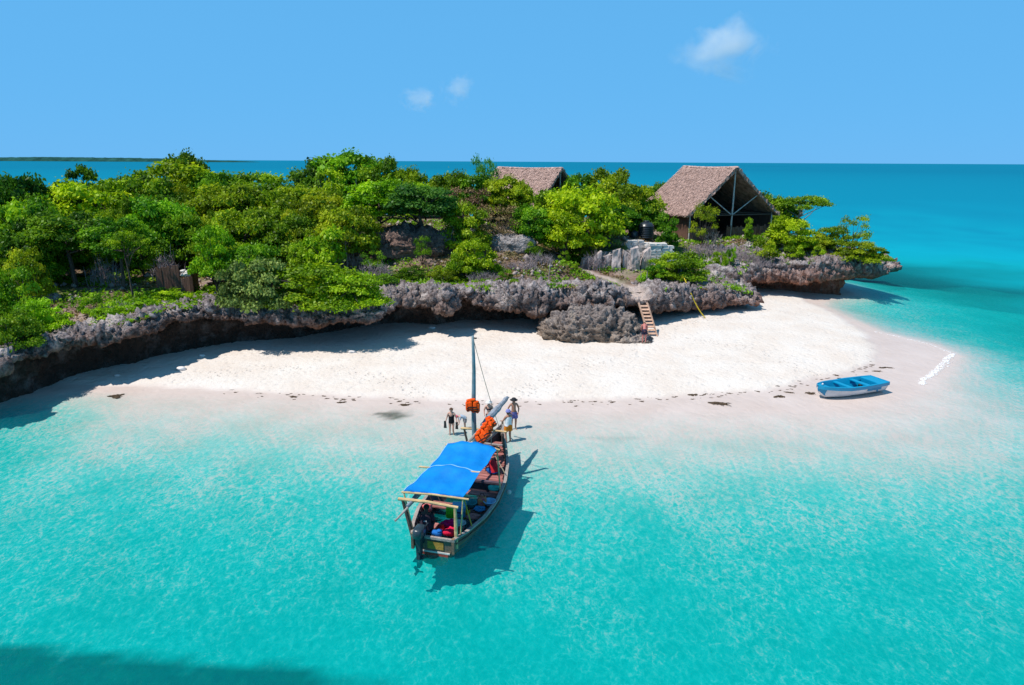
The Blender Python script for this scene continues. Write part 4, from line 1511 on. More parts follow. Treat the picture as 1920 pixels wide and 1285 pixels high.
# ------------------------------------------------------------------ reddish bank, mound, quarried stone
def lump(name, label, cat, px, py, d, size, mat, seed, res=40, rough=0.5, sink=0.3, rz=0.0, crust=None, group=None):
    """a rock grown from a ball: size = half extents"""
    p = D(px, py, d)
    z = tz(p.x, d) if d > 54 or p.x < -25 else sz(p.x, d)
    th = np.linspace(0, math.pi, res)
    ph = np.linspace(0, 2 * math.pi, res * 2, endpoint=False)
    T, Pp = np.meshgrid(th, ph, indexing='ij')
    U = np.column_stack([(np.sin(T) * np.cos(Pp)).ravel(), (np.sin(T) * np.sin(Pp)).ravel(), np.cos(T).ravel()])
    sq = np.sign(U) * np.abs(U) ** 0.75
    V = sq * np.array(size)
    off = seed * 7.3
    f1, _ = worley(V * 1.0 + off, seed)
    g1, _ = worley(V * 2.6 + off, seed + 1)
    k1, _ = worley(V * 5.2 + off, seed + 4)
    dd = rough * (0.5 * (0.6 - f1) + 0.42 * (g1 - 0.5) + 0.26 * (k1 - 0.5) + 0.5 * fbm(V * 0.7 + off, 4, seed + 2))
    V = V + U * dd[:, None]
    n = res * 2
    a = np.arange((res - 1) * n)
    i, j = a // n, a % n
    F = np.stack([i * n + j, (i + 1) * n + j, (i + 1) * n + (j + 1) % n, i * n + (j + 1) % n], 1)
    cr = np.clip(U[:, 2] * 0.8 + 0.35, 0, 1) if crust is None else np.full(len(U), crust)
    me = np_mesh(name, V, F, False, {'crust': ('POINT', cr)})
    o = link(name, me, mat)
    o.location = (p.x, d, z - sink)
    o.rotation_euler = (0, 0, rz)
    return tag(o, label, cat, group)


MAT['red_rock'] = rock_material('reddish_rock', (0.38, 0.22, 0.165), (0.30, 0.20, 0.165), (0.44, 0.31, 0.25))
MAT['white_rock'] = rock_material('white_rock', (0.50, 0.44, 0.41), (0.56, 0.50, 0.48), (0.66, 0.60, 0.57))
lump('rock_bank', 'long reddish rock bank under the trees left of centre', 'rock', 760, 470, 66.0, (5.2, 2.6, 1.8), MAT['red_rock'], 3, 70, 1.6, 0.5, 0.06)
lump('rock_bank', 'reddish boulder at the left end of the rock bank', 'rock', 655, 480, 62.5, (1.6, 1.2, 1.6), MAT['red_rock'], 5, 50, 1.3, 0.4)
lump('mound', 'pale stony mound right of the bright bush in the open ground', 'mound', 962, 452, 67.0, (2.3, 1.6, 1.15), MAT['white_rock'], 7, 34, 0.5, 0.25)
lump('quarry_face', 'grey quarried rock face cut into upright slabs below the lime tree', 'rock', 1165, 490, 68.4, (3.2, 1.3, 1.75), MAT['white_rock'], 9, 40, 0.55, 0.3, 0.05)
lump('boulder', 'pale broken rocks in the left clearing beside dark trunks', 'rock', 70, 520, 50.0, (1.3, 1.0, .6), MAT['white_rock'], 11, 26, 0.5, 0.2)
lump('boulder', 'grey rock step beside the cave at the foot of the grassy slope', 'rock', 1352, 506, 67.5, (1.6, 1.2, 1.0), MAT['rock'], 13, 30, 0.6, 0.3)

# upright slabs left by the quarrying
def rough_slab(w, dp, h, seed):
    nx_, nz_ = 9, 16
    V, F = [], []
    rng = np.random.default_rng(seed)
    ring = [(-1 + 2 * i / nx_, -1) for i in range(nx_)] + [(1, -1 + 2 * i / 4) for i in range(4)] + [(1 - 2 * i / nx_, 1) for i in range(nx_)] + [(-1, 1 - 2 * i / 4) for i in range(4)]
    R = np.array(ring)
    topn = rng.uniform(-.18, .18)
    for k in range(nz_ + 1):
        t = k / nz_
        sc = 1 - .18 * t ** 3
        zz = h * t * (1 + topn * R[:, 0] * t)
        V.append(np.column_stack([R[:, 0] * w / 2 * sc, R[:, 1] * dp / 2 * sc, zz]))
    V = np.concatenate(V)
    m = len(R)
    for k in range(nz_):
        for j in range(m): F.append((k * m + j, k * m + (j + 1) % m, (k + 1) * m + (j + 1) % m, (k + 1) * m + j))
    q = V * np.array([2.2, 2.2, 1.1]) + seed * 3.1
    V = V + np.column_stack([fbm(q, 3, seed), fbm(q + 9, 3, seed + 1) * 1.3, .5 * fbm(q + 20, 3, seed + 2)]) * .17
    mb = MB().add([tuple(v) for v in V], F)
    b0 = nz_ * m
    mb.f.append(tuple(b0 + j for j in range(m)))
    return mb


MAT['slab_stone'] = simple('slab_stone', (0.54, 0.46, 0.44), 0.95, 0.3, 1.6, 0.7, 9, 0.1, col2=(0.24, 0.20, 0.20), stretch=(2.4, 2.4, .7))
for k, (px, w, h, dd) in enumerate([(1098, .95, 1.3, .7), (1118, .85, 1.8, .2), (1137, .80, 1.5, .5), (1155, .90, 2.2, .0), (1174, .75, 1.8, .3), (1190, .80, 2.4, -.2), (1208, .85, 2.0, .3)]):
    p = D(px, 508, 66.4 + dd)
    o = rough_slab(w, .9, h, 40 + k).build('stone_slab', MAT['slab_stone'])
    o.location = (p.x, p.y, tz(p.x, p.y) - .25)
    o.rotation_euler = (random.Random(k).uniform(-.06, .06), random.Random(k + 9).uniform(-.08, .08), random.Random(k + 5).uniform(-.25, .25))
    pos = ['leftmost and lowest, beside the path', 'second from the path', 'third from the path, set back', 'in the middle of the row', 'narrowest, right of the middle', 'tallest, second from the stacked stones', 'rightmost, beside the stacked stones']
    tag(o, 'grey upright quarry slab, ' + pos[k], 'stone slab', 'upright slabs of the quarry')

# walls of stacked white stone blocks
def block_stack(px, d, cols, rows_, bw, bh, rz, label, seed):
    p = D(px, 480, d)
    z = tz(p.x, d)
    e = empty('stone_stack', (p.x, d, z - .05), rz)
    tag(e, label, 'stone stack')
    rr = random.Random(seed)
    meshes = []
    for q in range(4):
        mb = MB()
        mb.box((0, 0, 0), (bw * .97, .42, bh * .95))
        for i in range(8):
            v = mb.v[i]
            mb.v[i] = (v[0] + rr.uniform(-.03, .03), v[1] + rr.uniform(-.03, .03), v[2] + rr.uniform(-.02, .02))
        me = mb.mesh('brick')
        me.materials.append(MAT['white_block'])
        meshes.append(me)
    for r in range(rows_):
        for deep in (0, 1):
            nc = cols - (1 if r > rows_ * .55 and rr.random() < .7 else 0) - (1 if r == rows_ - 1 else 0)
            for c in range(nc):
                b = bpy.data.objects.new('stone_block', meshes[rr.randrange(4)])
                COL.objects.link(b)
                b.parent = e
                b.location = ((c - cols / 2 + (.5 if r % 2 else .25)) * bw + rr.uniform(-.04, .04), deep * .45 + rr.uniform(-.05, .05), bh * (r + .5))
                b.rotation_euler = (0, 0, rr.uniform(-.06, .06))
    return e


MAT['white_block'] = simple('white_block', (0.72, 0.66, 0.62), 0.95, 0.12, 2.5, 0.4, 14, 0.1, objvar=0.16)
block_stack(1246, 67.8, 5, 9, .58, .25, .10, 'tall stack of white stone blocks right of the upright slabs', 2)
block_stack(1200, 70.5, 5, 8, .58, .25, .05, 'stack of white stone blocks behind the upright slabs near the water tank', 3)
block_stack(1226, 69.3, 3, 8, .55, .25, -.1, 'narrow stack of white stone blocks between the two wider stacks', 4)

# ------------------------------------------------------------------ grey coral rock on the beach and stones
MAT['beach_rock'] = rock_material('beach_rock', (0.36, 0.25, 0.15), (0.40, 0.34, 0.32), (0.54, 0.44, 0.36))
rk = lump('coral_rock', 'big dark coral rock lying on the sand in front of the cliff', 'rock', 1108, 640, 53.6, (3.9, 2.3, 2.45), MAT['beach_rock'], 21, 120, 1.5, 0.25, 0.08)
rk.location = (*G(1106, 632, .5).xy, .30)
rk2 = lump('coral_rock', 'lower right arm of the dark coral rock, beside the bending man', 'rock', 1195, 645, 52.0, (1.6, 1.1, .95), MAT['beach_rock'], 23, 60, 0.8, 0.2)
rk2.location = (*G(1186, 642, .5).xy, .25)
rk3 = lump('coral_rock', 'upper block of dark coral rock leaning on the cliff left of the ladder', 'rock', 1090, 590, 55.6, (2.2, 1.5, 2.3), MAT['rock'], 25, 70, 1.1, 0.2)
rk3.location = (*G(1062, 612, .5).xy, .4)
for px, py, s, lb in [(340, 691, .30, 'bright white stone in the cliff shade on the left beach'), (379, 671, .18, 'tiny white stone near the cliff foot on the left beach'),
                      (219, 700, .16, 'small white stone lying farthest left in the cliff shade'), (811, 625, .22, 'white stone under the cliff behind the mast'),
                      (660, 665, .2, 'white stone in the shade of the overhanging tree'), (897, 569, .4, 'white stone stuck on the grey cliff lip')]:
    p = G(px, py, .4) if py > 600 else G(px, py, 3.0)
    mb = MB()
    mb.blob((0, 0, s * .3), (s * 1.25, s * .8, s * .5), 10, 7, int(px), .25)
    o = mb.build('white_stone', MAT['white_block'], smooth=True)
    o.location = (p.x, p.y, sz(p.x, p.y) if py > 600 else 3.0)
    tag(o, lb, 'stone')

#--PART3--
# ------------------------------------------------------------------ thatched huts
MAT['thatch'] = simple('thatch', (0.44, 0.295, 0.25), 0.95, 0.35, 1.6, 0.9, 9, 0.05, col2=(0.15, 0.095, 0.08))
MAT['straw'] = simple('straw', (0.60, 0.42, 0.365), 0.95, 0.35, 3.4, 0.2, 9, 0.05, col2=(0.27, 0.175, 0.15))
MAT['pole'] = simple('pole', (0.56, 0.51, 0.48), 0.85, 0.25, 4, 0.3, 20, 0.1)
MAT['old_plank'] = simple('old_plank', (0.185, 0.105, 0.08), 0.9, 0.35, 2, 0.4, 12, 0.1, stretch=(6, 6, .6), objvar=0.25)
MAT['pale_plank'] = simple('pale_plank', (0.42, 0.33, 0.28), 0.9, 0.3, 2, 0.4, 12, 0.1, stretch=(6, 6, .6))


def hut(apex, perp, L, w, drop, label, fence_gap, seed):
    """A-frame roof: apex = near end of the ridge, perp = direction across, L = ridge length, w = half width, drop = ridge to eaves"""
    rr = random.Random(seed)
    perp = Vector((perp[0], perp[1], 0)).normalized()
    back = Vector((-perp.y, perp.x, 0))
    mid = apex + back * L / 2
    zg = tz(mid.x, mid.y)
    e = empty('thatched_hut', (mid.x, mid.y, zg))
    e.rotation_euler = (0, 0, math.atan2(perp.y, perp.x))
    tag(e, label, 'hut')
    zr = apex.z - zg                                     # ridge height in the hut's own frame: x across, y along the ridge (away), z up
    ze = zr - drop
    hl = L / 2

    def roof_pt(s, u, v, lift=0.0):
        """s = side, u along the ridge -1..1, v from ridge 0 to eave 1"""
        sag = 0.10 * math.cos(u * 1.5)
        n = Vector((s * drop, 0, w)).normalized()
        p = Vector((s * w * v, u * (hl + 0.25 * v), zr - sag + (ze - zr) * v - 0.18 * math.sin(v * math.pi) * 0.6))
        return p + n * lift
    for s, nm in ((-1, 'roof_slope'), (1, 'roof_slope')):
        nu, nv = 46, 34
        vs, fs = [], []
        for lay in (0, 1):
            for i in range(nu + 1):
                for j in range(nv + 1):
                    u, v = -1 + 2 * i / nu, j / nv
                    edge = 0.10 * rr.uniform(-1, 1) if j == nv or i in (0, nu) else 0.0
                    lift = (0.30 + 0.07 * rr.uniform(-1, 1) + 0.05 * math.sin(v * 40 + rr.uniform(-.4, .4))) if lay == 0 else 0.0
                    vs.append(roof_pt(s, u + edge / hl * (1 if i == nu else -1 if i == 0 else 0), v + (edge / w if j == nv else 0), lift))
        n1 = (nu + 1) * (nv + 1)
        for lay in (0, 1):
            for i in range(nu):
                for j in range(nv):
                    a = lay * n1 + i * (nv + 1) + j
                    q = (a, a + nv + 1, a + nv + 2, a + 1)
                    fs.append(q if (lay == 0) == (s < 0) else q[::-1])
        for i in range(nu):
            for j in (0, nv):
                a = i * (nv + 1) + j
                fs.append((a, a + nv + 1, a + nv + 1 + n1, a + n1))
        for j in range(nv):
            for i in (0, nu):
                a = i * (nv + 1) + j
                fs.append((a, a + 1, a + 1 + n1, a + n1))
        rb = MB().add(vs, fs).build('roof_slope', MAT['thatch'], e)
        # palm straw lying down the slope
        V, F = [], []
        rng = np.random.default_rng(seed + (s > 0))
        for k in range(8500):
            u, v = rng.uniform(-1.0, 1.0), rng.uniform(0.0, 1.0)
            ln = rng.uniform(0.22, 0.5)
            a = roof_pt(s, u, v, 0.31 + rng.uniform(0, .05))
            b = roof_pt(s, u + rng.uniform(-.16, .16) / hl, min(v + ln / math.hypot(w, drop), 1.05), 0.31 + rng.uniform(0.01, .15))
            sd = Vector((0, 1, 0)) * rng.uniform(.018, .045)
            m = len(V)
            V += [a - sd, a + sd, b + sd * .5, b - sd * .5]
            F.append((m, m + 1, m + 2, m + 3))
        st = MB().add(V, F).build('straw', MAT['straw'], rb)
        st['kind'] = 'stuff'
    # ridge roll
    mb = MB()
    for i in range(26):
        u = -1 + 2 * (i + .5) / 26
        mb.blob((0, u * hl, zr + .28 - .10 * math.cos(u * 1.5)), (.34, hl / 22, .15), 8, 6, i + seed, .25)
    mb.build('ridge_cap', MAT['straw'], e)
    # gable timbers, near end
    y0 = -hl + .35
    pm = MAT['pole']
    MB().tube([(0, y0, -.2), (0.03, y0, zr * .5), (0, y0, zr - .15)], [.10, .09, .075], 7).build('king_post', pm, e)
    for s in (-1, 1):
        MB().tube([(0, y0, ze + .1), (s * w * .55, y0, ze + drop * .46)], [.06, .05], 6).build('brace', pm, e)
        MB().tube([(s * (w - .1), y0 + .05, ze + .08), (0, y0 + .05, zr - .02)], [.08, .07], 6).build('rafter', MAT['bark'], e)
        MB().tube([(s * (w - .5), y0, -.2), (s * (w - .5), y0, ze + .35)], [.09, .08], 7).build('corner_post', pm, e)
        MB().tube([(s * (w - .5), hl - .4, -.2), (s * (w - .5), hl - .4, ze + .35)], [.09, .08], 7).build('corner_post', pm, e)
        MB().tube([(s * (w - .5), -hl, ze + .30), (s * (w - .5), hl, ze + .30)], .07, 6).build('wall_plate', MAT['bark'], e)
    MB().tube([(-w + .1, y0 - .03, ze + .12), (w - .1, y0 - .03, ze + .16)], [.075, .07], 6).build('tie_beam', MAT['bark'], e)
    for k in range(4):
        y = -hl + L * (k + 1) / 5
        MB().tube([(-w + .4, y, ze + .2), (w - .4, y, ze + .2)], .06, 6).build('tie_beam', MAT['bark'], e)
    for k in range(3):
        MB().tube([(-w * .3 * (k + .6), -hl + .2, zr - drop * .3 * (k + .6) - .05), (-w * .3 * (k + .6), hl - .2, zr - drop * .3 * (k + .6) - .05)], .045, 5).build('purlin', MAT['bark'], e)
        MB().tube([(w * .3 * (k + .6), -hl + .2, zr - drop * .3 * (k + .6) - .05), (w * .3 * (k + .6), hl - .2, zr - drop * .3 * (k + .6) - .05)], .045, 5).build('purlin', MAT['bark'], e)
    # plank wall under the gable, planks one by one; low walls along the sides and the back
    x = -w + .55
    k = 0
    while x < w - .5:
        bw = rr.uniform(.20, .30)
        if not (fence_gap[0] < x < fence_gap[1]):
            h = rr.uniform(1.35, 1.62)
            MB().box((x + bw / 2, y0 - .06, h / 2 - .12), (bw * .93, .045, h + .2), Matrix.Rotation(rr.uniform(-.02, .02), 3, 'Y')).build('plank', MAT['old_plank'], e)
        x += bw
        k += 1
    for s in (-1, 1):
        MB().box((s * (w - .45), 0, ze * .5), (.10, L - 1.0, ze + .4)).build('side_wall', MAT['old_plank'], e)
    bw_ = MB()
    yb = hl - .5
    bw_.add([(-w + .45, yb, -.2), (w - .45, yb, -.2), (w - .45, yb, ze + .30), (0, yb, zr - .25), (-w + .45, yb, ze + .30),
             (-w + .45, yb + .1, -.2), (w - .45, yb + .1, -.2), (w - .45, yb + .1, ze + .30), (0, yb + .1, zr - .25), (-w + .45, yb + .1, ze + .30)],
            [(0, 1, 2, 3, 4), (9, 8, 7, 6, 5)] + [(k, k + 5, (k + 1) % 5 + 5, (k + 1) % 5) for k in range(5)])
    bw_.build('back_gable', MAT['old_plank'], e)
    MB().box((0, 0, .02), (2 * w - .9, L - .8, .12)).build('floor', MAT['old_plank'], e)
    return e


HUT2_APEX = D(1383, 319, 80.0)
hut(HUT2_APEX, (.95, .30), 11.5, 6.0, 5.2, 'large open gabled hut with a brown palm thatch roof near the island point', (-1.9, -.7), 5)
HUT1_APEX = D(1055, 320, 88.0)
hut(HUT1_APEX, (.66, .75), 11.0, 5.6, 4.8, 'smaller looking thatched hut half hidden by trees left of the open gabled one', (9, 9), 9)

# ------------------------------------------------------------------ water tank, plank shed
MAT['black_plastic'] = simple('black_plastic', (0.022, 0.030, 0.040), 0.35, 0.15, 2, 0.0, 10, 0.5)
p = D(1211, 437, 74.0)
e = tag(empty('water_tank', (p.x, 74.0, tz(p.x, 74.0) - .05)), 'black ribbed plastic water tank between bushes left of the second hut', 'water tank')
prof = [(.78, 0)]
for k in range(7):
    z = .06 + k * .19
    prof += [(.80, z), (.86, z + .05), (.86, z + .12), (.80, z + .17)]
prof += [(.76, 1.45), (.55, 1.66), (.30, 1.74)]
MB().lathe(prof, 28).build('tank_body', MAT['black_plastic'], e, True)
MB().lathe([(.30, 1.74), (.32, 1.76), (.32, 1.84), (.26, 1.88), (.02, 1.89)], 20).build('tank_lid', MAT['black_plastic'], e, True)
p = D(1189, 438, 73.6)
e = tag(empty('plastic_drum', (p.x, 73.6, tz(p.x, 73.6) - .05)), 'low black drum lying in the shade left of the water tank', 'drum')
MB().lathe([(.42, 0), (.45, .08), (.45, .5), (.40, .62), (.12, .7)], 18).build('drum_body', MAT['black_plastic'], e, True)
MB().lathe([(.12, .7), (.13, .75), (.01, .77)], 10).build('drum_lid', MAT['black_plastic'], e, True)

p = D(328, 543, 51.6)
e = tag(empty('plank_shed', (p.x, 51.6, tz(p.x, 51.6) - .1), .12), 'small roofless shed of upright brown planks under the left trees', 'shed')
MAT['shed_plank'] = simple('shed_plank', (0.25, 0.125, 0.09), 0.9, 0.35, 2, 0.4, 12, 0.1, stretch=(6, 6, .5), objvar=0.3)
rr = random.Random(44)
x = -1.25
while x < 1.2:
    bw = rr.uniform(.19, .27)
    h = rr.uniform(2.1, 2.35) if x < .35 else rr.uniform(1.35, 1.55)
    MB().box((x + bw / 2, rr.uniform(-.02, .02), h / 2), (bw * .94, .04, h), Matrix.Rotation(rr.uniform(-.015, .015), 3, 'Y')).build('plank', MAT['shed_plank'], e)
    x += bw
for s in (-1, 1):
    for k in range(6):
        MB().box((s * 1.28, .12 + k * .26, .95), (.04, .24, 1.9 + rr.uniform(-.1, .1))).build('plank', MAT['shed_plank'], e)
for xx in (-1.2, .35, 1.2):
    MB().tube([(xx, .06, -.2), (xx, .06, 2.2 if xx < 1 else 1.5)], .05, 6).build('post', MAT['bark'], e)
mb = MB()
for k in range(9):
    mb.blob((rr.uniform(.5, 1.1), .5 + rr.uniform(-.25, .25), 1.45 + rr.uniform(0, .45)), (.20, .17, .13), 7, 5, k, .3)
o = mb.build('stone_heap', MAT['white_block'], e)

# ------------------------------------------------------------------ ladder, rope, sticks
MAT['ladder_wood'] = simple('ladder_wood', (0.66, 0.42, 0.30), 0.85, 0.25, 3, 0.3, 14, 0.15)
a, b = G(1224, 629, sz(G(1224, 629, .5).x, G(1224, 629, .5).y)), None
b = D(1206, 570, 55.6 if False else a.y + 1.3)
e = tag(empty('ladder', a), 'wooden ladder of wide steps leaning on the cliff above the bending man', 'ladder')
dv = b - a
side = Vector((1, 0.05, 0)).normalized()
for s in (-1, 1):
    MB().bar(side * s * .34 - dv * .03, dv * 1.04 + side * s * .34, .10, .12).build('rail', MAT['ladder_wood'], e)
for k in range(9):
    c = dv * ((k + .5) / 9.2)
    MB().bar(c - side * .30, c + side * .30, .20, .06, up=(0, -.5, 1)).build('step', MAT['ladder_wood'], e)
MAT['yellow_rope'] = simple('yellow_rope', (0.55, 0.42, 0.03), 0.7, 0.2, 12, 0.2, 60, 0.2)
st = D(1271, 524, 62.6)
st.z = tz(st.x, st.y) + .1
tip = D(1279, 500, 62.6)
o = MB().tube([st - Vector((0, 0, .4)), st.lerp(tip, .5) + Vector((.03, 0, 0)), tip], [.05, .045, .03], 6).build('stick', MAT['pale_bark'])
tag(o, 'leaning pale stick at the cliff edge that holds the yellow rope', 'stick')
end = G(1322, 601, .55)
end.z = sz(end.x, end.y) + .02
lip_pt = D(1288, 545, 60.6)
lip_pt = D(1291, 545, 59.6)
pts = [st + Vector((0, 0, .5)), st.lerp(lip_pt, .55) + Vector((0, 0, .75)), lip_pt + Vector((0, .3, .3))]
for k in range(1, 9):
    q = (lip_pt + Vector((0, -.2, .15))).lerp(end, k / 8)
    q.z -= .25 * math.sin(math.pi * k / 8)
    q.z = max(q.z, end.z)
    pts.append(q)
tag(MB().tube(pts, .05, 6).build('rope', MAT['yellow_rope']), 'yellow rope hanging from the stick at the cliff edge down to the sand', 'rope')
for px, d, h, lb, lean in [(1027, 59.0, 2.2, 'thin bare pole standing at the cliff edge left of the path', .25), (1212, 61.8, 1.7, 'thin upright stick at the top of the ladder', .05), (1202, 62.2, 1.2, 'shorter stick beside the one at the top of the ladder', -.05)]:
    p = D(px, 530, d)
    z = tz(p.x, d)
    tag(MB().tube([(p.x, d, z - .3), (p.x + lean * .5, d, z + h * .5), (p.x + lean, d + .1, z + h)], [.05, .04, .025], 6).build('stick', MAT['pale_bark']), lb, 'stick')
p = G(1180, 601, .5)
tag(MB().bar((p.x - .9, p.y + .3, sz(p.x, p.y) + .3), (p.x + .7, p.y - .5, sz(p.x, p.y) + .12), .14, .08).build('driftwood_pole', MAT['pale_plank']), 'pale driftwood pole lying between the dark rock and the ladder', 'pole')

# ------------------------------------------------------------------ tide line weed and foam
MAT['seaweed'] = simple('seaweed', (0.10, 0.065, 0.04), 0.9, 0.5, 6, 0.3, 20, 0.15, col2=(0.035, 0.028, 0.02))
weeds = []
rr = random.Random(12)
big = [(1350, 757, .62), (1462, 744, .42), (1300, 741, .35), (1520, 738, .4), (1655, 690, .34), (1668, 690, .3), (1645, 697, .32), (215, 741, .55), (222, 738, .4), (760, 757, .42), (640, 752, .3), (550, 742, .3), (1480, 737, .3), (1420, 735, .22)]
for px, py, s in big: weeds.append((px, py, s))
line_px = [(100, 737), (250, 730), (400, 733), (550, 740), (640, 746), (760, 750), (900, 754), (1040, 754), (1150, 752), (1300, 744), (1440, 737), (1530, 714), (1600, 698), (1640, 684)]
for k in range(150):
    i = rr.randrange(2, len(line_px) - 1)
    t = rr.random()
    px = line_px[i][0] * (1 - t) + line_px[i + 1][0] * t
    py = line_px[i][1] * (1 - t) + line_px[i + 1][1] * t + rr.gauss(0, 3)
    weeds.append((px, py, rr.uniform(.06, .17)))
wm = []
for q in range(6):
    mb = MB()
    r2 = random.Random(q)
    for _ in range(5):
        mb.blob((r2.uniform(-.6, .6), r2.uniform(-.3, .3), .05), (r2.uniform(.25, .6), r2.uniform(.15, .3), .10), 7, 5, r2.randrange(99), .4)
    for _ in range(12):
        a_ = r2.uniform(0, 6.28)
        c_ = Vector((r2.uniform(-.5, .5), r2.uniform(-.25, .25), .08))
        mb.tube([c_, c_ + Vector((math.cos(a_) * .4, math.sin(a_) * .3, .06)), c_ + Vector((math.cos(a_) * .75, math.sin(a_) * .5, -.03))], [.05, .04, .015], 4)
    me = mb.mesh('seaweed_clump')
    me.materials.append(MAT['seaweed'])
    wm.append(me)
wl_ = ['long dark weed clump right of the middle of the tide line, the biggest', 'brown weed clump left of the blue dinghy', 'weed clump on the tide line straight below the ladder beach', 'weed clump touching the bow of the blue dinghy',
       'middle one of three weed clumps behind the blue dinghy', 'outermost weed clump on the wet sand behind the blue dinghy', 'weed clump just behind the stern half of the blue dinghy', 'weed clump at the left end of the beach by the shade', 'smaller weed clump on top of the one at the left end',
       'weed clump left of the mast at the water edge', 'weed clump on the tide line above the dark underwater patch, at left', 'weed clump below the shade of the overhanging tree', 'small weed clump between the big clump and the dinghy', 'little weed clump on the dry side left of the dinghy']
for i, (px, py, s) in enumerate(weeds):
    p = G(px, py, .1)
    o = bpy.data.objects.new('seaweed_clump', wm[i % 6])
    COL.objects.link(o)
    o.location = (p.x, p.y, sz(p.x, p.y))
    o.scale = (s, s * rr.uniform(.7, 1.1), s * .8)
    o.rotation_euler = (0, 0, rr.uniform(-.5, .5))
    tag(o, wl_[i] if i < len(wl_) else 'one of the tiny weed scraps strewn along the tide line of the beach', 'seaweed', 'seaweed along the tide line')

MAT['foam'] = simple('foam', (0.88, 0.88, 0.88), 0.6, 0.03, 3, 0.3, 18, 0.3)
mb = MB()
rr = random.Random(31)
fp = [(1728, 722, .2), (1733, 711, .5), (1746, 704, .4), (1758, 695, .9), (1770, 682, 1.1), (1777, 672, .9), (1787, 664, .4)]
for i in range(len(fp) - 1):
    a, b = fp[i], fp[i + 1]
    for k in range(130):
        t = rr.random()
        px, py, w_ = (a[j] * (1 - t) + b[j] * t for j in range(3))
        p = G(px, py, 0)
        s = rr.uniform(.008, .034) * (1.9 if rr.random() < .10 else 1)
        off = rr.gauss(0, .13) * w_
        mb.blob((p.x + off * .8 + rr.gauss(0, .08), p.y - off * .5 + rr.gauss(0, .10), max(sz(p.x, p.y), 0) + .008), (s * 1.9, s * 1.3, s * .35), 6, 4, rr.randrange(999), .35)
fl = [(1640, 622), (1690, 633), (1745, 646), (1783, 662)]
for i in range(3):
    for k in range(40):
        t = rr.random()
        px, py = fl[i][0] * (1 - t) + fl[i + 1][0] * t, fl[i][1] * (1 - t) + fl[i + 1][1] * t
        p = G(px, py, 0)
        s = rr.uniform(.010, .03)
        mb.blob((p.x + rr.gauss(0, .06), p.y + rr.gauss(0, .08), .006), (s * 3.2, s, s * .3), 6, 4, rr.randrange(999), .3)
tag(mb.build('foam', MAT['foam'], smooth=True), 'white foam of a small wave breaking round the sand spit', kind='stuff')

# ------------------------------------------------------------------ blue dinghy
MAT['dinghy_blue'] = simple('dinghy_blue', (0.0, 0.26, 0.46), 0.35, 0.06, 2, 0.0, 10, 0.5)
MAT['dinghy_inside'] = simple('dinghy_inside', (0.0, 0.21, 0.40), 0.45, 0.08, 2, 0.05, 10, 0.4)
MAT['dinghy_white'] = simple('dinghy_white', (0.72, 0.73, 0.75), 0.4, 0.08, 1.5, 0.0, 10, 0.5, col2=(0.55, 0.56, 0.58))
MAT['dark_rubber'] = simple('dark_rubber', (0.02, 0.02, 0.022), 0.5, 0.2, 3, 0, 10, 0.3)


def loft_hull(mb, L, beam, z_gun, z_keel, ts, us, power, inset=0.0, floor=None, zt0=0.0):
    """grid of one whole hull skin from stern (y=0) to bow (y=L): for each t, points from one gunwale over the keel to the other"""
    rows = []
    for t in ts:
        b = max(beam(t) - inset, 0.012)
        zg, zk = z_gun(t), z_keel(t)
        r = []
        for u in us:                                     # u from -1 (left gunwale) over 0 (keel) to 1
            a = abs(u)
            x = b * (a ** power) * (1 if u >= 0 else -1)
            z = zk + (zg - zk) * (a ** 1.9)
            if floor is not None: z = max(z, floor)
            r.append((x, t * L, z + zt0))
        rows.append(r)
    base = len(mb.v)
    n = len(us)
    for r in rows: mb.v += r
    for i in range(len(ts) - 1):
        for j in range(n - 1):
            q = (base + i * n + j, base + i * n + j + 1, base + (i + 1) * n + j + 1, base + (i + 1) * n + j)
            mb.f.append(q if inset == 0 else q[::-1])
    return base, n, rows


def itp(xs, ys): return lambda t: float(np.interp(t, xs, ys))


bow, stern = G(1540, 744, .15), G(1647, 728, .15)
ax = (bow - stern)
e = tag(empty('dinghy', ((stern.x), (stern.y), sz((bow.x + stern.x) / 2, (bow.y + stern.y) / 2) + .02), math.atan2(-ax.x, ax.y)), 'small blue and white dinghy pulled up on the wet sand', 'dinghy')
e.scale = (1.12, (bow - stern).length / 4.05 * 1.08, 1.12)
LD = 4.05
bm = itp([0, .15, .4, .65, .8, .9, .96, 1], [.66, .74, .80, .74, .60, .44, .28, .03])
bmw = itp([0, .15, .4, .65, .8, .9, .96, 1], [.62, .69, .74, .68, .53, .36, .20, .03])
ts = np.linspace(0, 1, 26)
us = np.linspace(-1, 1, 21)
mb = MB()
b0, n, rows = loft_hull(mb, LD * .985, bmw, itp([0, .6, 1], [.50, .50, .60]), itp([0, .7, .92, 1], [0, 0, .06, .40]), ts, us, .42)
mb.f.append(tuple(b0 + j for j in range(n)))
mb.build('hull', MAT['dinghy_white'], e, True)
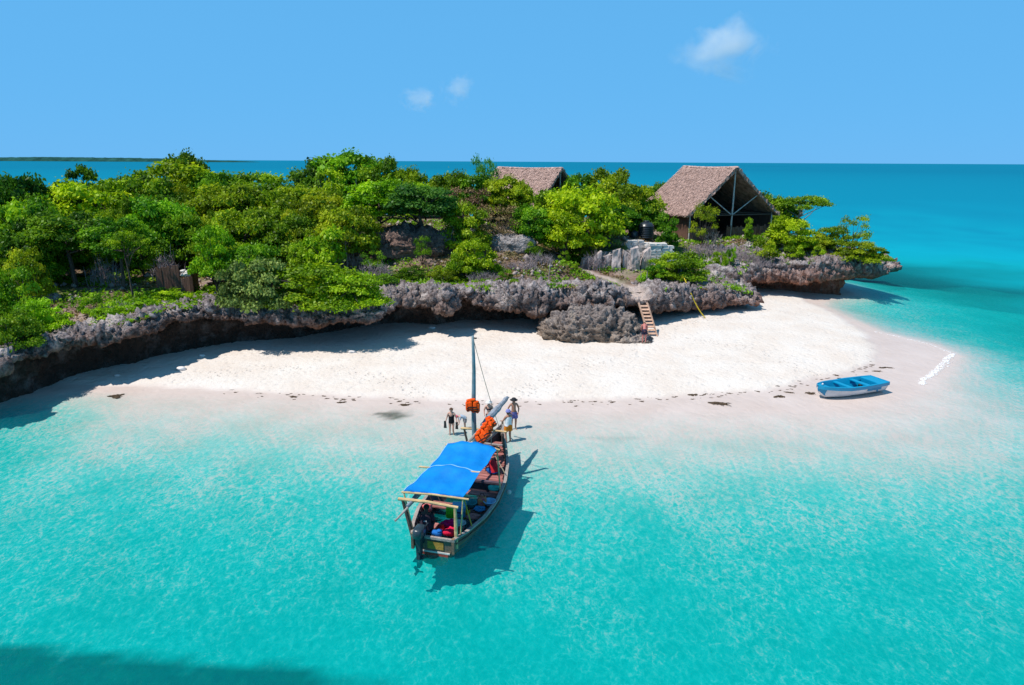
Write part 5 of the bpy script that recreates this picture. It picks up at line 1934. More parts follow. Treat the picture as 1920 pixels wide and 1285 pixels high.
# blue topsides: outer band, wide gunwale, inner liner
mb = MB()
gz = itp([0, .6, 1], [.64, .64, .76])
ring = []
for t in ts:
    b = bm(t)
    wdt = .11 if t < .9 else .05
    inner = max(b - wdt, .004)
    zt_ = gz(t)
    fw = max(min(inner, bmw(t) * .66 - .02), .004)
    fz = max(.17, float(np.interp(t, [0, .7, .92, 1], [0, 0, .06, .40])) + .10)
    ring.append([(-fw, max(t * LD, .10), fz), (-inner, max(t * LD, .10), zt_ - .02), (-inner - .01, max(t * LD, .1), zt_), (-b, t * LD, zt_), (-b - .012, t * LD, zt_ - .03), (-b - .012, t * LD, zt_ - .19), (-b + .03, t * LD, zt_ - .20)])
for s in (1, -1):
    base = len(mb.v)
    m = 7
    for r in ring: mb.v += [(x * s, y, z) for x, y, z in r]
    for i in range(len(ts) - 1):
        for j in range(m - 1):
            q = (base + i * m + j, base + i * m + j + 1, base + (i + 1) * m + j + 1, base + (i + 1) * m + j)
            mb.f.append(q if s < 0 else q[::-1])
mb.box((0, -.005, .545), (1.30, .05, .185))
mb.build('topside', MAT['dinghy_blue'], e)
mb = MB()
fl_ = []
for t in ts:
    fw = max(min(bm(t) - .10, bmw(t) * .66), .004)
    fz = max(.17, float(np.interp(t, [0, .7, .92, 1], [0, 0, .06, .40])) + .10) + .004
    fl_.append([(-fw, max(t * LD, .10), fz), (fw, max(t * LD, .10), fz)])
for r in fl_: mb.v += r
for i in range(len(ts) - 1): mb.f.append((2 * i, 2 * i + 1, 2 * i + 3, 2 * i + 2))
mb.build('floor', MAT['dinghy_inside'], e)
MB().box((0, .36, .59), (1.22, .72, .06)).build('stern_deck', MAT['dinghy_blue'], e)
MB().box((0, .70, .36), (1.24, .05, .44)).build('bulkhead', MAT['dinghy_inside'], e)
MB().box((0, 1.32, .56), (1.40, .24, .05)).build('thwart', MAT['dinghy_blue'], e)
MB().box((0, 2.42, .56), (1.36, .24, .05)).build('thwart', MAT['dinghy_blue'], e)
mb = MB()
vs = [(-max(bm(t) - .06, .01), t * LD, gz(t) - .03) for t in ts if t > .84] + [(max(bm(t) - .06, .01), t * LD, gz(t) - .03) for t in reversed(ts) if t > .84]
mb.add(vs, [tuple(range(len(vs)))])
mb.build('bow_deck', MAT['dinghy_blue'], e)
for s in (-1, 1): MB().box((s * .62, 1.0, .40), (.16, .9, .22)).build('side_locker', MAT['dinghy_inside'], e)
MB().lathe([(.10, 0), (.12, .02), (.12, .16), (.05, .2)], 12, (.30, .95, .145)).build('bailer', MAT['dark_rubber'], e, True)
MB().lathe([(.05, 0), (.05, .10), (.02, .13)], 10, (0, LD * .93, gz(.93) - .03)).build('bow_cleat', MAT['dinghy_white'], e, True)

# ------------------------------------------------------------------ dhow
MAT['hull_wood'] = simple('hull_wood', (0.21, 0.125, 0.075), 0.75, 0.4, 2.2, 0.4, 14, 0.25, stretch=(1.5, .5, 5), col2=(0.05, 0.07, 0.07))
MAT['hull_teal'] = simple('hull_teal', (0.045, 0.13, 0.14), 0.6, 0.4, 2.0, 0.3, 14, 0.3, stretch=(1.5, .5, 5), col2=(0.03, 0.055, 0.055))
MAT['hull_inside'] = simple('hull_inside', (0.10, 0.085, 0.09), 0.85, 0.4, 3, 0.3, 14, 0.15)
MAT['deck_red'] = simple('deck_red', (0.42, 0.165, 0.145), 0.8, 0.25, 2.5, 0.3, 14, 0.15, objvar=0.18, stretch=(1, 4, 1))
MAT['dark_beam'] = simple('dark_beam', (0.10, 0.07, 0.09), 0.8, 0.3, 3, 0.3, 14, 0.15)
MAT['bamboo'] = simple('bamboo', (0.66, 0.44, 0.22), 0.6, 0.25, 3, 0.2, 14, 0.3, stretch=(1, 1, 3))
MAT['grey_wood'] = simple('grey_wood', (0.38, 0.32, 0.29), 0.85, 0.25, 3, 0.3, 14, 0.15, stretch=(3, 1, 3))
MAT['mast_paint'] = simple('mast_paint', (0.20, 0.27, 0.31), 0.6, 0.3, 1.5, 0.2, 14, 0.25, col2=(0.10, 0.16, 0.17))
MAT['sailcloth'] = simple('sailcloth', (0.30, 0.33, 0.38), 0.9, 0.3, 4, 0.5, 18, 0.1)
MAT['canopy_blue'] = simple('canopy_blue', (0.0, 0.225, 0.64), 0.62, 0.10, 1.6, 0.35, 5, 0.25, col2=(0.0, 0.165, 0.52))
MAT['seam_blue'] = simple('seam_blue', (0.22, 0.52, 0.80), 0.7, 0.05, 2, 0, 10, 0.2)
MAT['transom_yellow'] = simple('transom_yellow', (0.46, 0.25, 0.05), 0.75, 0.35, 3, 0.3, 14, 0.2)
MAT['antifoul_red'] = simple('antifoul_red', (0.34, 0.06, 0.045), 0.7, 0.25, 3, 0.2, 14, 0.2)
MAT['trim_white'] = simple('trim_white', (0.62, 0.58, 0.55), 0.7, 0.2, 3, 0.2, 14, 0.2)
MAT['rope'] = simple('rope_fibre', (0.42, 0.34, 0.24), 0.9, 0.2, 20, 0.2, 60, 0.1)

SX, SY = -2.85, 22.25
HEAD = math.atan2(2.35, 9.0)
dh = tag(empty('dhow', (SX, SY, 0), -HEAD), 'wooden dhow with a bright blue canopy moored with its bow to the beach', 'boat')
INV = (Matrix.Translation((SX, SY, 0)) @ Matrix.Rotation(-HEAD, 4, 'Z')).inverted()


def loc(p): return INV @ Vector(p)


LB = 9.3
tt = [0, .075, .215, .376, .54, .70, .86, .96, 1]
beam = itp(tt, [.82, 1.10, 1.40, 1.48, 1.38, 1.10, .60, .20, .045])
gun = itp([0, .3, .55, .8, .92, 1], [.74, .66, .70, .90, 1.12, 1.34])
keel = itp([0, .75, .88, .96, 1], [-.42, -.42, -.25, .15, .75])
ts = np.linspace(0, 1, 44)
# outer skin in laps: every strake overlaps the next by a small step
us = []
NS = 8
for k in range(NS):
    us += [k / NS + .001, (k + 1) / NS - .012]
us = np.array(us + [1.0])
us = np.concatenate([-us[::-1], us])
mb = MB()
rows = []
for t in ts:
    b, zg, zk = beam(t), gun(t), keel(t)
    r = []
    for u in us:
        a = abs(u)
        k = min(int(a * NS), NS - 1)
        step = .022 * (1 - (a * NS - k)) * min(1, b * 2)
        x = (b * (a ** .48) - .0 + step) * (1 if u >= 0 else -1)
        r.append((x, t * LB, zk + (zg - zk) * (a ** 1.7)))
    rows.append(r)
n = len(us)
for r in rows: mb.v += r
fm = []
for i in range(len(ts) - 1):
    for j in range(n - 1):
        mb.f.append((i * n + j, i * n + j + 1, (i + 1) * n + j + 1, (i + 1) * n + j))
        a = abs(us[j] + us[j + 1]) / 2
        fm.append(1 if (a > .62 and a < .80) or a < .5 else 0)
hull = mb.build('hull', [MAT['hull_wood'], MAT['hull_teal']], dh)
hull.data.polygons.foreach_set('material_index', fm)
mb = MB()
loft_hull(mb, LB, lambda t: beam(t) * .97, lambda t: gun(t) - .01, lambda t: max(keel(t) + .08, -.34), np.linspace(.012, .985, 40), np.linspace(-1, 1, 21), .46, inset=.06, floor=-.16)
mb.build('inner_planking', MAT['hull_inside'], dh)
for k in range(13):
    t = .06 + k * .068
    pts = []
    for u in np.linspace(-1, 1, 17):
        a = abs(u)
        b = beam(t) * .97 - .075
        z = max(keel(t) + .08, -.34) + (gun(t) - max(keel(t) + .08, -.34)) * a ** 1.9
        pts.append(((1 if u >= 0 else -1) * b * a ** .46, t * LB, max(z, -.15) - .01))
    MB().tube(pts, .035, 4).build('rib', MAT['hull_inside'], dh)
for s in (-1, 1):
    pts = [(s * (beam(t) - .02), t * LB, gun(t) + .015) for t in np.linspace(0, 1, 30)]
    g = MB()
    for i in range(29): g.bar(pts[i], pts[i + 1], .13, .06)
    g.build('gunwale', MAT['grey_wood'], dh)
    pts = [(s * (beam(t) * .985 + .03), t * LB, gun(t) - .20) for t in np.linspace(0.01, .985, 30)]
    MB().tube(pts, .032, 5).build('rubbing_strake', MAT['hull_wood'], dh)
# transom
tb = MB()
prof_t = [(u, beam(0) * abs(u) ** .48 * (1 if u > 0 else -1), keel(0) + (gun(0) - keel(0)) * abs(u) ** 1.7) for u in np.linspace(-1, 1, 21)]
vs = [(x, 0.0, z) for _, x, z in prof_t]
vs2 = [(x, .07, z) for _, x, z in prof_t]
m = len(vs)
tb.add(vs + vs2, [tuple(range(m))[::-1], tuple(range(m, 2 * m))] + [(i, i + 1, m + i + 1, m + i) for i in range(m - 1)] + [(m - 1, 0, m, 2 * m - 1)])
tb.build('transom', MAT['hull_wood'], dh)
MB().box((0, -.02, gun(0) - .02), (1.70, .10, .09)).build('transom_rail', MAT['grey_wood'], dh)
MB().box((.10, -.018, .42), (.62, .03, .30)).build('transom_panel', MAT['transom_yellow'], dh)
MB().box((0, -.02, .145), (1.30, .03, .06)).build('trim_strip', MAT['trim_white'], dh)
MB().box((0, -.016, .0), (1.16, .025, .22)).build('antifouling', MAT['antifoul_red'], dh)
for s in (-1, 1): MB().box((s * .79, -.01, .48), (.10, .12, .62)).build('quarter_post', MAT['hull_wood'], dh)
# stem and keel
MB().tube([(0, .7 * LB, -.45), (0, .87 * LB, -.32), (0, .96 * LB, .12), (0, LB, .75), (0, LB + .16, 1.38), (0, LB + .22, 1.62)], [.06, .07, .07, .07, .065, .05], 6).build('stem_post', MAT['hull_wood'], dh)
MB().box((0, 3.3, -.46), (.12, 6.6, .14)).build('keel', MAT['hull_wood'], dh)
# decks and thwarts, board by board
y = 5.25
k = 0
while y < 8.5:
    t = (y + .11) / LB
    w_ = 2 * (beam(t) - .13)
    z = gun(t) - .24
    MB().box((0, y + .11, z), (w_, .205, .035)).build('deck_plank', MAT['deck_red'], dh)
    y += .215
    k += 1
MB().box((0, 5.2, .22), (2.35, .07, .55)).build('bulkhead', MAT['dark_beam'], dh)
MB().box((0, 5.12, .56), (2.62, .16, .09)).build('deck_beam', MAT['dark_beam'], dh)
for y, ww in ((.95, .62), (2.75, .50), (4.2, .34)):
    nb = max(2, int(ww / .2))
    for j in range(nb):
        yy = y + (j + .5) * ww / nb
        t = yy / LB
        MB().box((-.18 if y < 1 else 0, yy, .36), (2 * (beam(t) - .16) - (.5 if y < 1 else 0), ww / nb * .94, .05)).build('thwart_plank', MAT['deck_red'], dh)
for s in (-1, 1):
    MB().box((s * .98, 1.75, .33), (.34, 1.0, .05), Matrix.Rotation(-s * .14, 3, 'Z')).build('side_bench', MAT['dark_beam'], dh)
MB().box((0, 2.9, -.13), (1.5, 4.2, .04)).build('floor_boards', MAT['dark_beam'], dh)
MB().box((0, .30, .40), (1.45, .42, .05)).build('stern_seat', MAT['grey_wood'], dh)
# mast
mt = D(887, 630, 28.9)
mf = Vector((mt.x + .02, 28.85, .2))
ml, mtop = loc(mf), loc(mt)
pts = [ml.lerp(mtop, k / 8) + Vector((.02 * math.sin(k * 1.3), 0, 0)) for k in range(9)]
mast = MB().tube(pts, [.125, .12, .115, .11, .10, .092, .082, .072, .055], 10).build('mast', MAT['mast_paint'], dh, True)
MB().box(tuple(mtop + Vector((.05, 0, -.10))), (.22, .06, .06)).build('masthead_block', MAT['bark'], mast)
MB().box((ml.x, ml.y, gun(.72) - .18), (1.6, .22, .10)).build('mast_beam', MAT['hull_wood'], dh)
bowp = Vector((0.05, LB - .3, gun(.97) + .05))
MB().tube([mtop + Vector((0, 0, -.1))] + [(mtop + Vector((0, 0, -.1))).lerp(bowp, k / 8) + Vector((0, 0, -.18 * math.sin(math.pi * k / 8))) for k in range(1, 9)], .014, 5).build('stay_rope', MAT['rope'], dh)
for s in (-1, 1):
    pass
# bow frame: two posts and a pole across
cl, cr_ = loc(G(870, 797, 2.1)), loc(G(962, 794, 2.1))
mid_y = 7.05
cl = Vector((cl.x, mid_y, 2.1)); cr_ = Vector((cr_.x, mid_y + .05, 2.13))
MB().tube([cl, cl.lerp(cr_, .5) + Vector((0, 0, .03)), cr_], [.055, .05, .045], 7).build('cross_pole', MAT['bamboo'], dh)
for s, q in ((-1, cl), (1, cr_)):
    t = mid_y / LB
    MB().tube([(s * (beam(t) - .08), mid_y, gun(t) - .2), (q.x + .16 * -s, mid_y, 2.06)], [.06, .05], 7).build('frame_post', MAT['bark'], dh)
# bow rails: grey boards that meet at the stem
for s in (-1, 1):
    MB().bar((s * (beam(.80) - .02), .80 * LB, gun(.80) + .12), (0.03 * s, LB + .05, gun(1) + .16), .06, .14).build('bow_board', MAT['grey_wood'], dh)
MB().bar((-beam(.84), .84 * LB, gun(.84) + .16), (beam(.84), .84 * LB, gun(.84) + .16), .10, .06).build('bow_beam', MAT['grey_wood'], dh)
mb = MB()
for k in range(4):
    r_ = .26 - .02 * k
    mb.tube([(.05 + r_ * math.cos(a_), 7.95 + r_ * .8 * math.sin(a_), gun(.85) - .17 + .05 * k) for a_ in np.linspace(0, 6.28, 15)], .03, 5, False)
mb.build('rope_coil', MAT['rope'], dh)
# stern frame
sl, sr = loc(G(746, 944, 1.95)), loc(G(857, 946, 1.95))
sl = Vector((sl.x, .25, 1.95)); sr = Vector((sr.x, .20, 1.95))
MB().tube([sl - Vector((.12, 0, 0)), sl.lerp(sr, .5) + Vector((0, 0, .05)), sr + Vector((.12, 0, 0))], [.065, .06, .055], 8).build('cross_pole', MAT['bamboo'], dh)
MB().tube([(-.84, .22, .3), sl + Vector((.05, 0, -.03))], [.075, .06], 7).build('frame_post', MAT['bark'], dh)
MB().tube([(.84, .18, .3), (sr.x + .02, .2, 1.2), sr + Vector((0, 0, -.02))], [.065, .07, .055], 7).build('frame_post', MAT['bamboo'], dh)
# canopy: sagging cloth on four poles
C00, C10, C11, C01 = (loc(G(757, 922, 2.25)), loc(G(868, 934, 2.25)), loc(G(932, 842, 2.55)), loc(G(840, 833, 2.55)))
nu, nv = 16, 22
vs, fs = [], []
rr = random.Random(3)
for lay in (0, 1):
    for i in range(nu + 1):
        for j in range(nv + 1):
            u, v = i / nu, j / nv
            p = C00.lerp(C10, u).lerp(C01.lerp(C11, u), v)
            arch = .20 * math.sin(math.pi * u) * (0.25 + .9 * v ** 2)
            sag = -.10 * math.sin(math.pi * ((v * 2) % 1.0)) * (1 - abs(2 * u - 1) ** 2 * .4)
            wr = .022 * math.sin(u * 21 + 3 * math.sin(v * 7)) + .018 * math.sin(v * 24 + u * 6) + .03 * math.sin(7 * (u - v) + 2)
            inw = 1 - .045 * math.sin(math.pi * v)
            c = C00.lerp(C10, .5).lerp(C01.lerp(C11, .5), v)
            p = c + (p - c) * inw
            vs.append(p + Vector((0, 0, arch + sag + wr - .015 * lay)))
n1 = (nu + 1) * (nv + 1)
for lay in (0, 1):
    for i in range(nu):
        for j in range(nv):
            a = lay * n1 + i * (nv + 1) + j
            q = (a, a + nv + 1, a + nv + 2, a + 1)
            fs.append(q if lay == 0 else q[::-1])
for i in range(nu):
    for j in (0, nv):
        a = i * (nv + 1) + j
        fs.append((a, a + nv + 1, a + nv + 1 + n1, a + n1))
for j in range(nv):
    for i in (0, nu):
        a = i * (nv + 1) + j
        fs.append((a, a + 1, a + 1 + n1, a + n1))
cb = MB().add(vs, fs)
canopy = cb.build('canopy', MAT['canopy_blue'], dh, True)
sv, sf = [], []
jm = nv // 2
for i in range(nu + 1):
    a, b = vs[i * (nv + 1) + jm], vs[i * (nv + 1) + jm + 1]
    sv += [a + Vector((0, 0, .012)), a.lerp(b, .38) + Vector((0, 0, .012))]
for i in range(nu): sf.append((2 * i, 2 * i + 2, 2 * i + 3, 2 * i + 1))
MB().add(sv, sf).build('seam', MAT['seam_blue'], canopy)
hm = MB()
hm.tube([vs[j] + Vector((0, 0, .0)) for j in range(nv + 1)], .018, 5)
hm.build('hem', MAT['seam_blue'], canopy)
MB().tube([C00 + Vector((-.08, 0, -.03)), C00.lerp(C10, .5) + Vector((0, 0, .01)), C10 + Vector((.22, 0, -.03))], .04, 7).build('canopy_pole', MAT['bamboo'], dh)
MB().tube([C01 + Vector((-.10, 0, -.04)), C01.lerp(C11, .5) + Vector((0, 0, .18)), C11 + Vector((.12, 0, -.04))], .04, 7).build('canopy_pole', MAT['bamboo'], dh)
q0 = C00.lerp(C01, .5)
MB().tube([q0 + Vector((-.35, 0, -.06)), q0.lerp(C10.lerp(C11, .5), .98) + Vector((0, 0, -.03))], .035, 7).build('canopy_pole', MAT['bamboo'], dh)
for q in (C00, C10, C01, C11):
    t = min(max(q.y / LB, .03), .95)
    s = -1 if q.x < 0 else 1
    MB().tube([(s * (beam(t) - .06), max(q.y, .2), gun(t) - .15), q + Vector((0, 0, -.05))], [.035, .03], 6).build('canopy_post', MAT['bamboo'], dh)
MB().tube([C10 + Vector((.05, 0, -.05)), (beam(.12) - .05, 1.1, gun(.12))], .025, 5).build('brace', MAT['transom_yellow'], dh)
# yard with the furled sail, lying fore and aft
y0_, y1_ = loc(G(741, 977, 1.75)), loc(D(954, 745, 31.6))
yard = MB().tube([y0_.lerp(y1_, k / 6) + Vector((0, 0, -.05 * math.sin(math.pi * k / 6))) for k in range(7)], [.035, .05, .06, .065, .065, .055, .035], 7).build('yard', MAT['grey_wood'], dh)
for a0, a1, r_ in ((.08, .40, .085), (.70, .985, .115)):
    pts, rad = [], []
    for k in range(13):
        f = k / 12
        pts.append(y0_.lerp(y1_, a0 + (a1 - a0) * f) + Vector((rr.uniform(-.02, .02), 0, .05 + rr.uniform(-.02, .02))))
        rad.append(r_ * (.55 + .75 * math.sin(math.pi * (0.1 + .8 * f))) * rr.uniform(.82, 1.15))
    MB().tube(pts, rad, 9).build('furled_sail', MAT['sailcloth'], yard)
MB().tube([y0_.lerp(y1_, .80), loc(D(921, 842, 27.9)), loc(D(947, 888, 27.2))], .022, 5).build('sheet_rope', MAT['rope'], dh)
MB().lathe([(.02, -.1), (.10, -.06), (.12, 0), (.10, .06), (.02, .1)], 12, (beam(.53) + .16, .53 * LB, .30)).build('fender', MAT['trim_white'], dh, True)
def puff(mb, c, size, seed, R=None):
    rr = random.Random(seed)
    n, m = 10, 8
    vs = []
    b = len(mb.v)
    for i in range(m + 1):
        th = math.pi * i / m
        for k in range(n):
            a = 2 * math.pi * k / n
            v = Vector((math.sin(th) * math.cos(a), math.sin(th) * math.sin(a), math.cos(th)))
            v = Vector([(1 if q > 0 else -1) * abs(q) ** .45 * s / 2 * rr.uniform(.93, 1.05) for q, s in zip(v, size)])
            if R is not None: v = R @ v
            mb.v.append(tuple(v + Vector(c)))
    for i in range(m):
        for k in range(n):
            k2 = (k + 1) % n
            mb.f.append((b + i * n + k, b + (i + 1) * n + k, b + (i + 1) * n + k2, b + i * n + k2))


# outboard motor
ob = empty('outboard_motor', (-.42, -.14, .0))
ob.parent = dh
ob.scale = (1.2, 1.2, 1.15)
MAT['motor_black'] = simple('motor_black', (0.03, 0.05, 0.065), 0.3, 0.2, 3, 0, 10, 0.5)
cw_ = MB()
puff(cw_, (0, -.10, .90), (.30, .52, .36), 5)
cw_.build('cowling', MAT['motor_black'], ob, True)
MB().box((0, -.12, .42), (.13, .20, .62), None, 1.2).box((0, -.14, -.05), (.10, .22, .5)).box((0, -.16, -.02), (.26, .40, .02)).build('motor_leg', MAT['motor_black'], ob)
MB().box((0, .10, .58), (.20, .16, .30)).build('clamp_bracket', MAT['motor_black'], ob)
MB().tube([(0, .10, .80), (.04, .55, .86)], [.028, .022], 6).build('tiller', MAT['motor_black'], ob)
pr = MB().lathe([(.01, -.08), (.05, -.05), (.05, .05), (.01, .08)], 8, (0, -.32, -.36), Matrix.Rotation(math.pi / 2, 3, 'X'))
for k in range(3):
    R = Matrix.Rotation(k * 2.094, 3, 'Y')
    c = R @ Vector((.11, 0, 0))
    pr.box((c.x, -.32 + c.y, -.36 + c.z), (.14, .015, .09), R @ Matrix.Rotation(.5, 3, 'X'))
pr.build('propeller', MAT['motor_black'], ob)

# ------------------------------------------------------------------ life jackets
MAT['jacket_orange'] = simple('jacket_orange', (0.92, 0.10, 0.008), 0.8, 0.12, 6, 0.3, 16, 0.15, objvar=0.1)
MAT['strap_black'] = simple('strap_black', (0.05, 0.03, 0.03), 0.8, 0.1, 6, 0, 10, 0.1)


def jacket(pos, rot, label, seed):
    e = empty('life_jacket', pos)
    e.scale = (.86, .86, .86)
    e.rotation_euler = rot
    tag(e, label, 'life jacket', 'orange life jackets hung up on the dhow')
    for s in (-1, 1):
        mb = MB()
        puff(mb, (s * .12, .07, 0), (.21, .11, .50), seed + s)
        mb.build('front_panel', MAT['jacket_orange'], e, True)
    mb = MB()
    puff(mb, (0, -.07, .02), (.42, .10, .54), seed + 5)
    mb.build('back_panel', MAT['jacket_orange'], e, True)
    mb = MB()
    puff(mb, (0, .0, .31), (.30, .22, .16), seed + 7)
    mb.build('collar', MAT['jacket_orange'], e, True)
    MB().bar((-.235, .125, -.04), (.235, .125, -.04), .02, .05).bar((-.235, .125, -.16), (.235, .125, -.16), .02, .05).build('strap', MAT['strap_black'], e)


W = dh.matrix_basis if False else (Matrix.Translation((SX, SY, 0)) @ Matrix.Rotation(-HEAD, 4, 'Z'))
for k, (dx, dz, rz, lb) in enumerate([(-.14, 0.05, .5, 'orange life jacket tied to the mast on its left side'), (.13, -.02, -.4, 'orange life jacket tied to the mast on its right side'), (.0, .10, 0, 'orange life jacket tied to the front of the mast, between two others')]):
    p = D(887, 762, 28.85)
    jacket((p.x + dx, p.y - .16 - (.06 if k == 2 else 0), p.z + dz), (.1, 0, rz + math.pi), lb, 10 + k)
names = ['lowest orange life jacket of the string, beside the mast foot', 'second orange life jacket up the string', 'third orange life jacket up the string', 'fourth orange life jacket up the string', 'fifth orange life jacket up the string', 'topmost orange life jacket of the string, by the grey sail', ]
for k in range(6):
    f = k / 5
    p = D(901 + 20 * f, 824 - 30 * f, 27.6 + .9 * f)
    jacket(tuple(p), (.35 + rr.uniform(-.3, .3), .55 + rr.uniform(-.35, .35), math.pi + rr.uniform(-.5, .5)), names[k], 30 + k)

# ------------------------------------------------------------------ luggage in the dhow
def cloth(name, label, cat, px, py, z, size, col, seed, shape='bundle', col2=None):
    p = G(px, py, z)
    m = simple(name + '_cloth', col, 0.75, 0.15, 8, 0.4, 18, 0.2, col2=col2)
    e = empty(name, (p.x, p.y, z - size[2] / 2))
    tag(e, label, cat)
    rr = random.Random(seed)
    if shape == 'bundle':
        mb = MB()
        mb.blob((0, 0, size[2] * .45), (size[0] / 2, size[1] / 2, size[2] * .5), 12, 9, seed, .22, -size[2] * .44)
        mb.build('bundle_body', m, e, True)
        mb = MB()
        mb.blob((size[0] * .2, -size[1] * .1, size[2] * .85), (size[0] * .28, size[1] * .25, size[2] * .28), 10, 7, seed + 1, .3)
        mb.build('bundle_fold', m, e, True)
    elif shape == 'bag':
        mb = MB()
        puff(mb, (0, 0, size[2] * .5), size, seed)
        mb.build('bag_body', m, e, True)
        MB().tube([(-size[0] * .25, 0, size[2] * .95), (-size[0] * .15, 0, size[2] * 1.25), (size[0] * .15, 0, size[2] * 1.25), (size[0] * .25, 0, size[2] * .95)], .018, 5).build('handle', MAT['strap_black'], e)
        MB().box((0, -size[1] * .5, size[2] * .35), (size[0] * .6, .05, size[2] * .4)).build('pocket', m, e)
    elif shape == 'box':
        MB().box((0, 0, size[2] * .42), (size[0], size[1], size[2] * .84)).build('box_body', m, e)
        m2 = simple(name + '_lid_paint', col2 or col, 0.5, 0.05, 3, 0, 10, 0.3)
        MB().box((0, 0, size[2] * .92), (size[0] * 1.04, size[1] * 1.04, size[2] * .15)).build('lid', m2, e)
        MB().tube([(-size[0] * .3, -size[1] * .54, size[2] * .6), (-size[0] * .3, -size[1] * .62, size[2] * .5), (size[0] * .3, -size[1] * .62, size[2] * .5), (size[0] * .3, -size[1] * .54, size[2] * .6)], .015, 5).build('handle', MAT['strap_black'], e)
    elif shape == 'bowl':
        r = size[0] / 2
        MB().lathe([(r * .55, 0), (r * .8, size[2] * .4), (r, size[2]), (r * 1.06, size[2] * 1.02), (r * .94, size[2] * .98), (r * .7, size[2] * .35), (.02, size[2] * .12)], 18).build('bowl_body', m, e, True)
        MB().tube([(r * 1.02 * math.cos(a), r * 1.02 * math.sin(a), size[2]) for a in np.linspace(0, 6.283, 19)], .018, 5, False).build('rim', m, e)
    elif shape == 'can':
        mb = MB()
        puff(mb, (0, 0, size[2] * .42), (size[0], size[1], size[2] * .85), seed)
        mb.build('can_body', m, e, True)
        MB().lathe([(.05, 0), (.05, .07), (.03, .09)], 10, (size[0] * .25, 0, size[2] * .82)).build('cap', MAT['strap_black'], e, True)
        MB().tube([(-size[0] * .3, 0, size[2] * .8), (-size[0] * .25, 0, size[2] * 1.0), (size[0] * .1, 0, size[2] * 1.0), (size[0] * .12, 0, size[2] * .8)], .02, 5).build('handle', m, e)
    return e


cloth('bag', 'magenta bag at the stern, behind the pink red bundle', 'bag', 840, 982, .62, (.52, .40, .34), (0.42, 0.005, 0.10), 1, 'bundle')
cloth('bag', 'pink red bundle of clothes at the stern rail', 'bag', 843, 997, .60, (.50, .40, .34), (0.72, 0.012, 0.06), 2, 'bundle')
cloth('bag', 'red bundle wedged left of the pink red one', 'bag', 826, 990, .60, (.30, .28, .26), (0.62, 0.02, 0.02), 3, 'bundle')
cloth('bag', 'blue bag lying on the stern seat beside the pink red bundle', 'bag', 819, 999, .58, (.46, .34, .26), (0.01, 0.15, 0.52), 4, 'bundle')
cloth('towel', 'white towel on the stern thwart beside the steersman', 'towel', 805, 990, .50, (.30, .24, .12), (0.75, 0.74, 0.74), 5, 'bundle')
cloth('basin', 'pale grey basin at the right stern corner inside the dhow', 'basin', 862, 985, .55, (.46, .46, .20), (0.42, 0.50, 0.50), 6, 'bowl')
cloth('bag', 'red and white clothes bundle on the left bench under the canopy edge', 'bag', 802, 951, .62, (.42, .36, .34), (0.75, 0.03, 0.03), 7, 'bundle', (0.70, 0.30, 0.30))
cloth('bag', 'lime green bag leaning in the middle of the dhow', 'bag', 845, 961, .50, (.40, .28, .46), (0.10, 0.48, 0.02), 8, 'bag')
cloth('cooler', 'blue cool box with a lighter lid in the dhow', 'cool box', 861, 956, .55, (.52, .40, .48), (0.01, 0.12, 0.28), 9, 'box', (0.10, 0.38, 0.55))
cloth('jerrycan', 'yellow fuel can between the cool box and the right side', 'can', 875, 962, .45, (.30, .24, .46), (0.50, 0.29, 0.01), 10, 'can')
cloth('basin', 'teal washing bowl behind the yellow fuel can', 'basin', 883, 946, .50, (.50, .50, .22), (0.05, 0.27, 0.28), 11, 'bowl')
cloth('towel', 'brownish pink towel spread on the right bench', 'towel', 887, 968, .50, (.62, .40, .14), (0.42, 0.15, 0.13), 12, 'bundle')
cloth('towel', 'blue towel on the right bench in front of the magenta rucksack', 'towel', 899, 954, .50, (.50, .36, .18), (0.03, 0.22, 0.42), 13, 'bundle')
cloth('rucksack', 'magenta and yellow rucksack standing at the right side of the dhow', 'rucksack', 904, 941, .60, (.40, .32, .48), (0.42, 0.015, 0.12), 14, 'bag', (0.55, 0.30, 0.03))
cloth('basin', 'light blue basin hooked at the right gunwale', 'basin', 918, 943, .62, (.48, .48, .18), (0.28, 0.52, 0.74), 15, 'bowl')
cloth('towel', 'turquoise cloth hung over the right gunwale before the foredeck', 'towel', 926, 915, .66, (.56, .36, .18), (0.04, 0.42, 0.34), 16, 'bundle')

# ------------------------------------------------------------------ people
DG = None


def skin_mat(name, col): return simple(name, col, 0.6, 0.10, 4, 0.0, 10, 0.3)


MAT['skin_fair'] = skin_mat('skin_fair', (0.60, 0.34, 0.26))
MAT['skin_tan'] = skin_mat('skin_tan', (0.42, 0.20, 0.135))
MAT['skin_dark'] = skin_mat('skin_dark', (0.07, 0.035, 0.025))
MAT['hair_dark'] = simple('hair_dark', (0.03, 0.02, 0.015), 0.7, 0.3, 30, 0.3, 60, 0.2)
MAT['hair_brown'] = simple('hair_brown', (0.12, 0.06, 0.035), 0.7, 0.3, 30, 0.3, 60, 0.2)
MAT['eye'] = simple('eye', (0.02, 0.015, 0.015), 0.3, 0, 3, 0, 10, 0.5)
MAT['lip'] = simple('lip', (0.34, 0.10, 0.09), 0.5, 0, 3, 0, 10, 0.3)


def fabric(name, col): return simple(name, col, 0.8, 0.10, 8, 0.2, 20, 0.15)


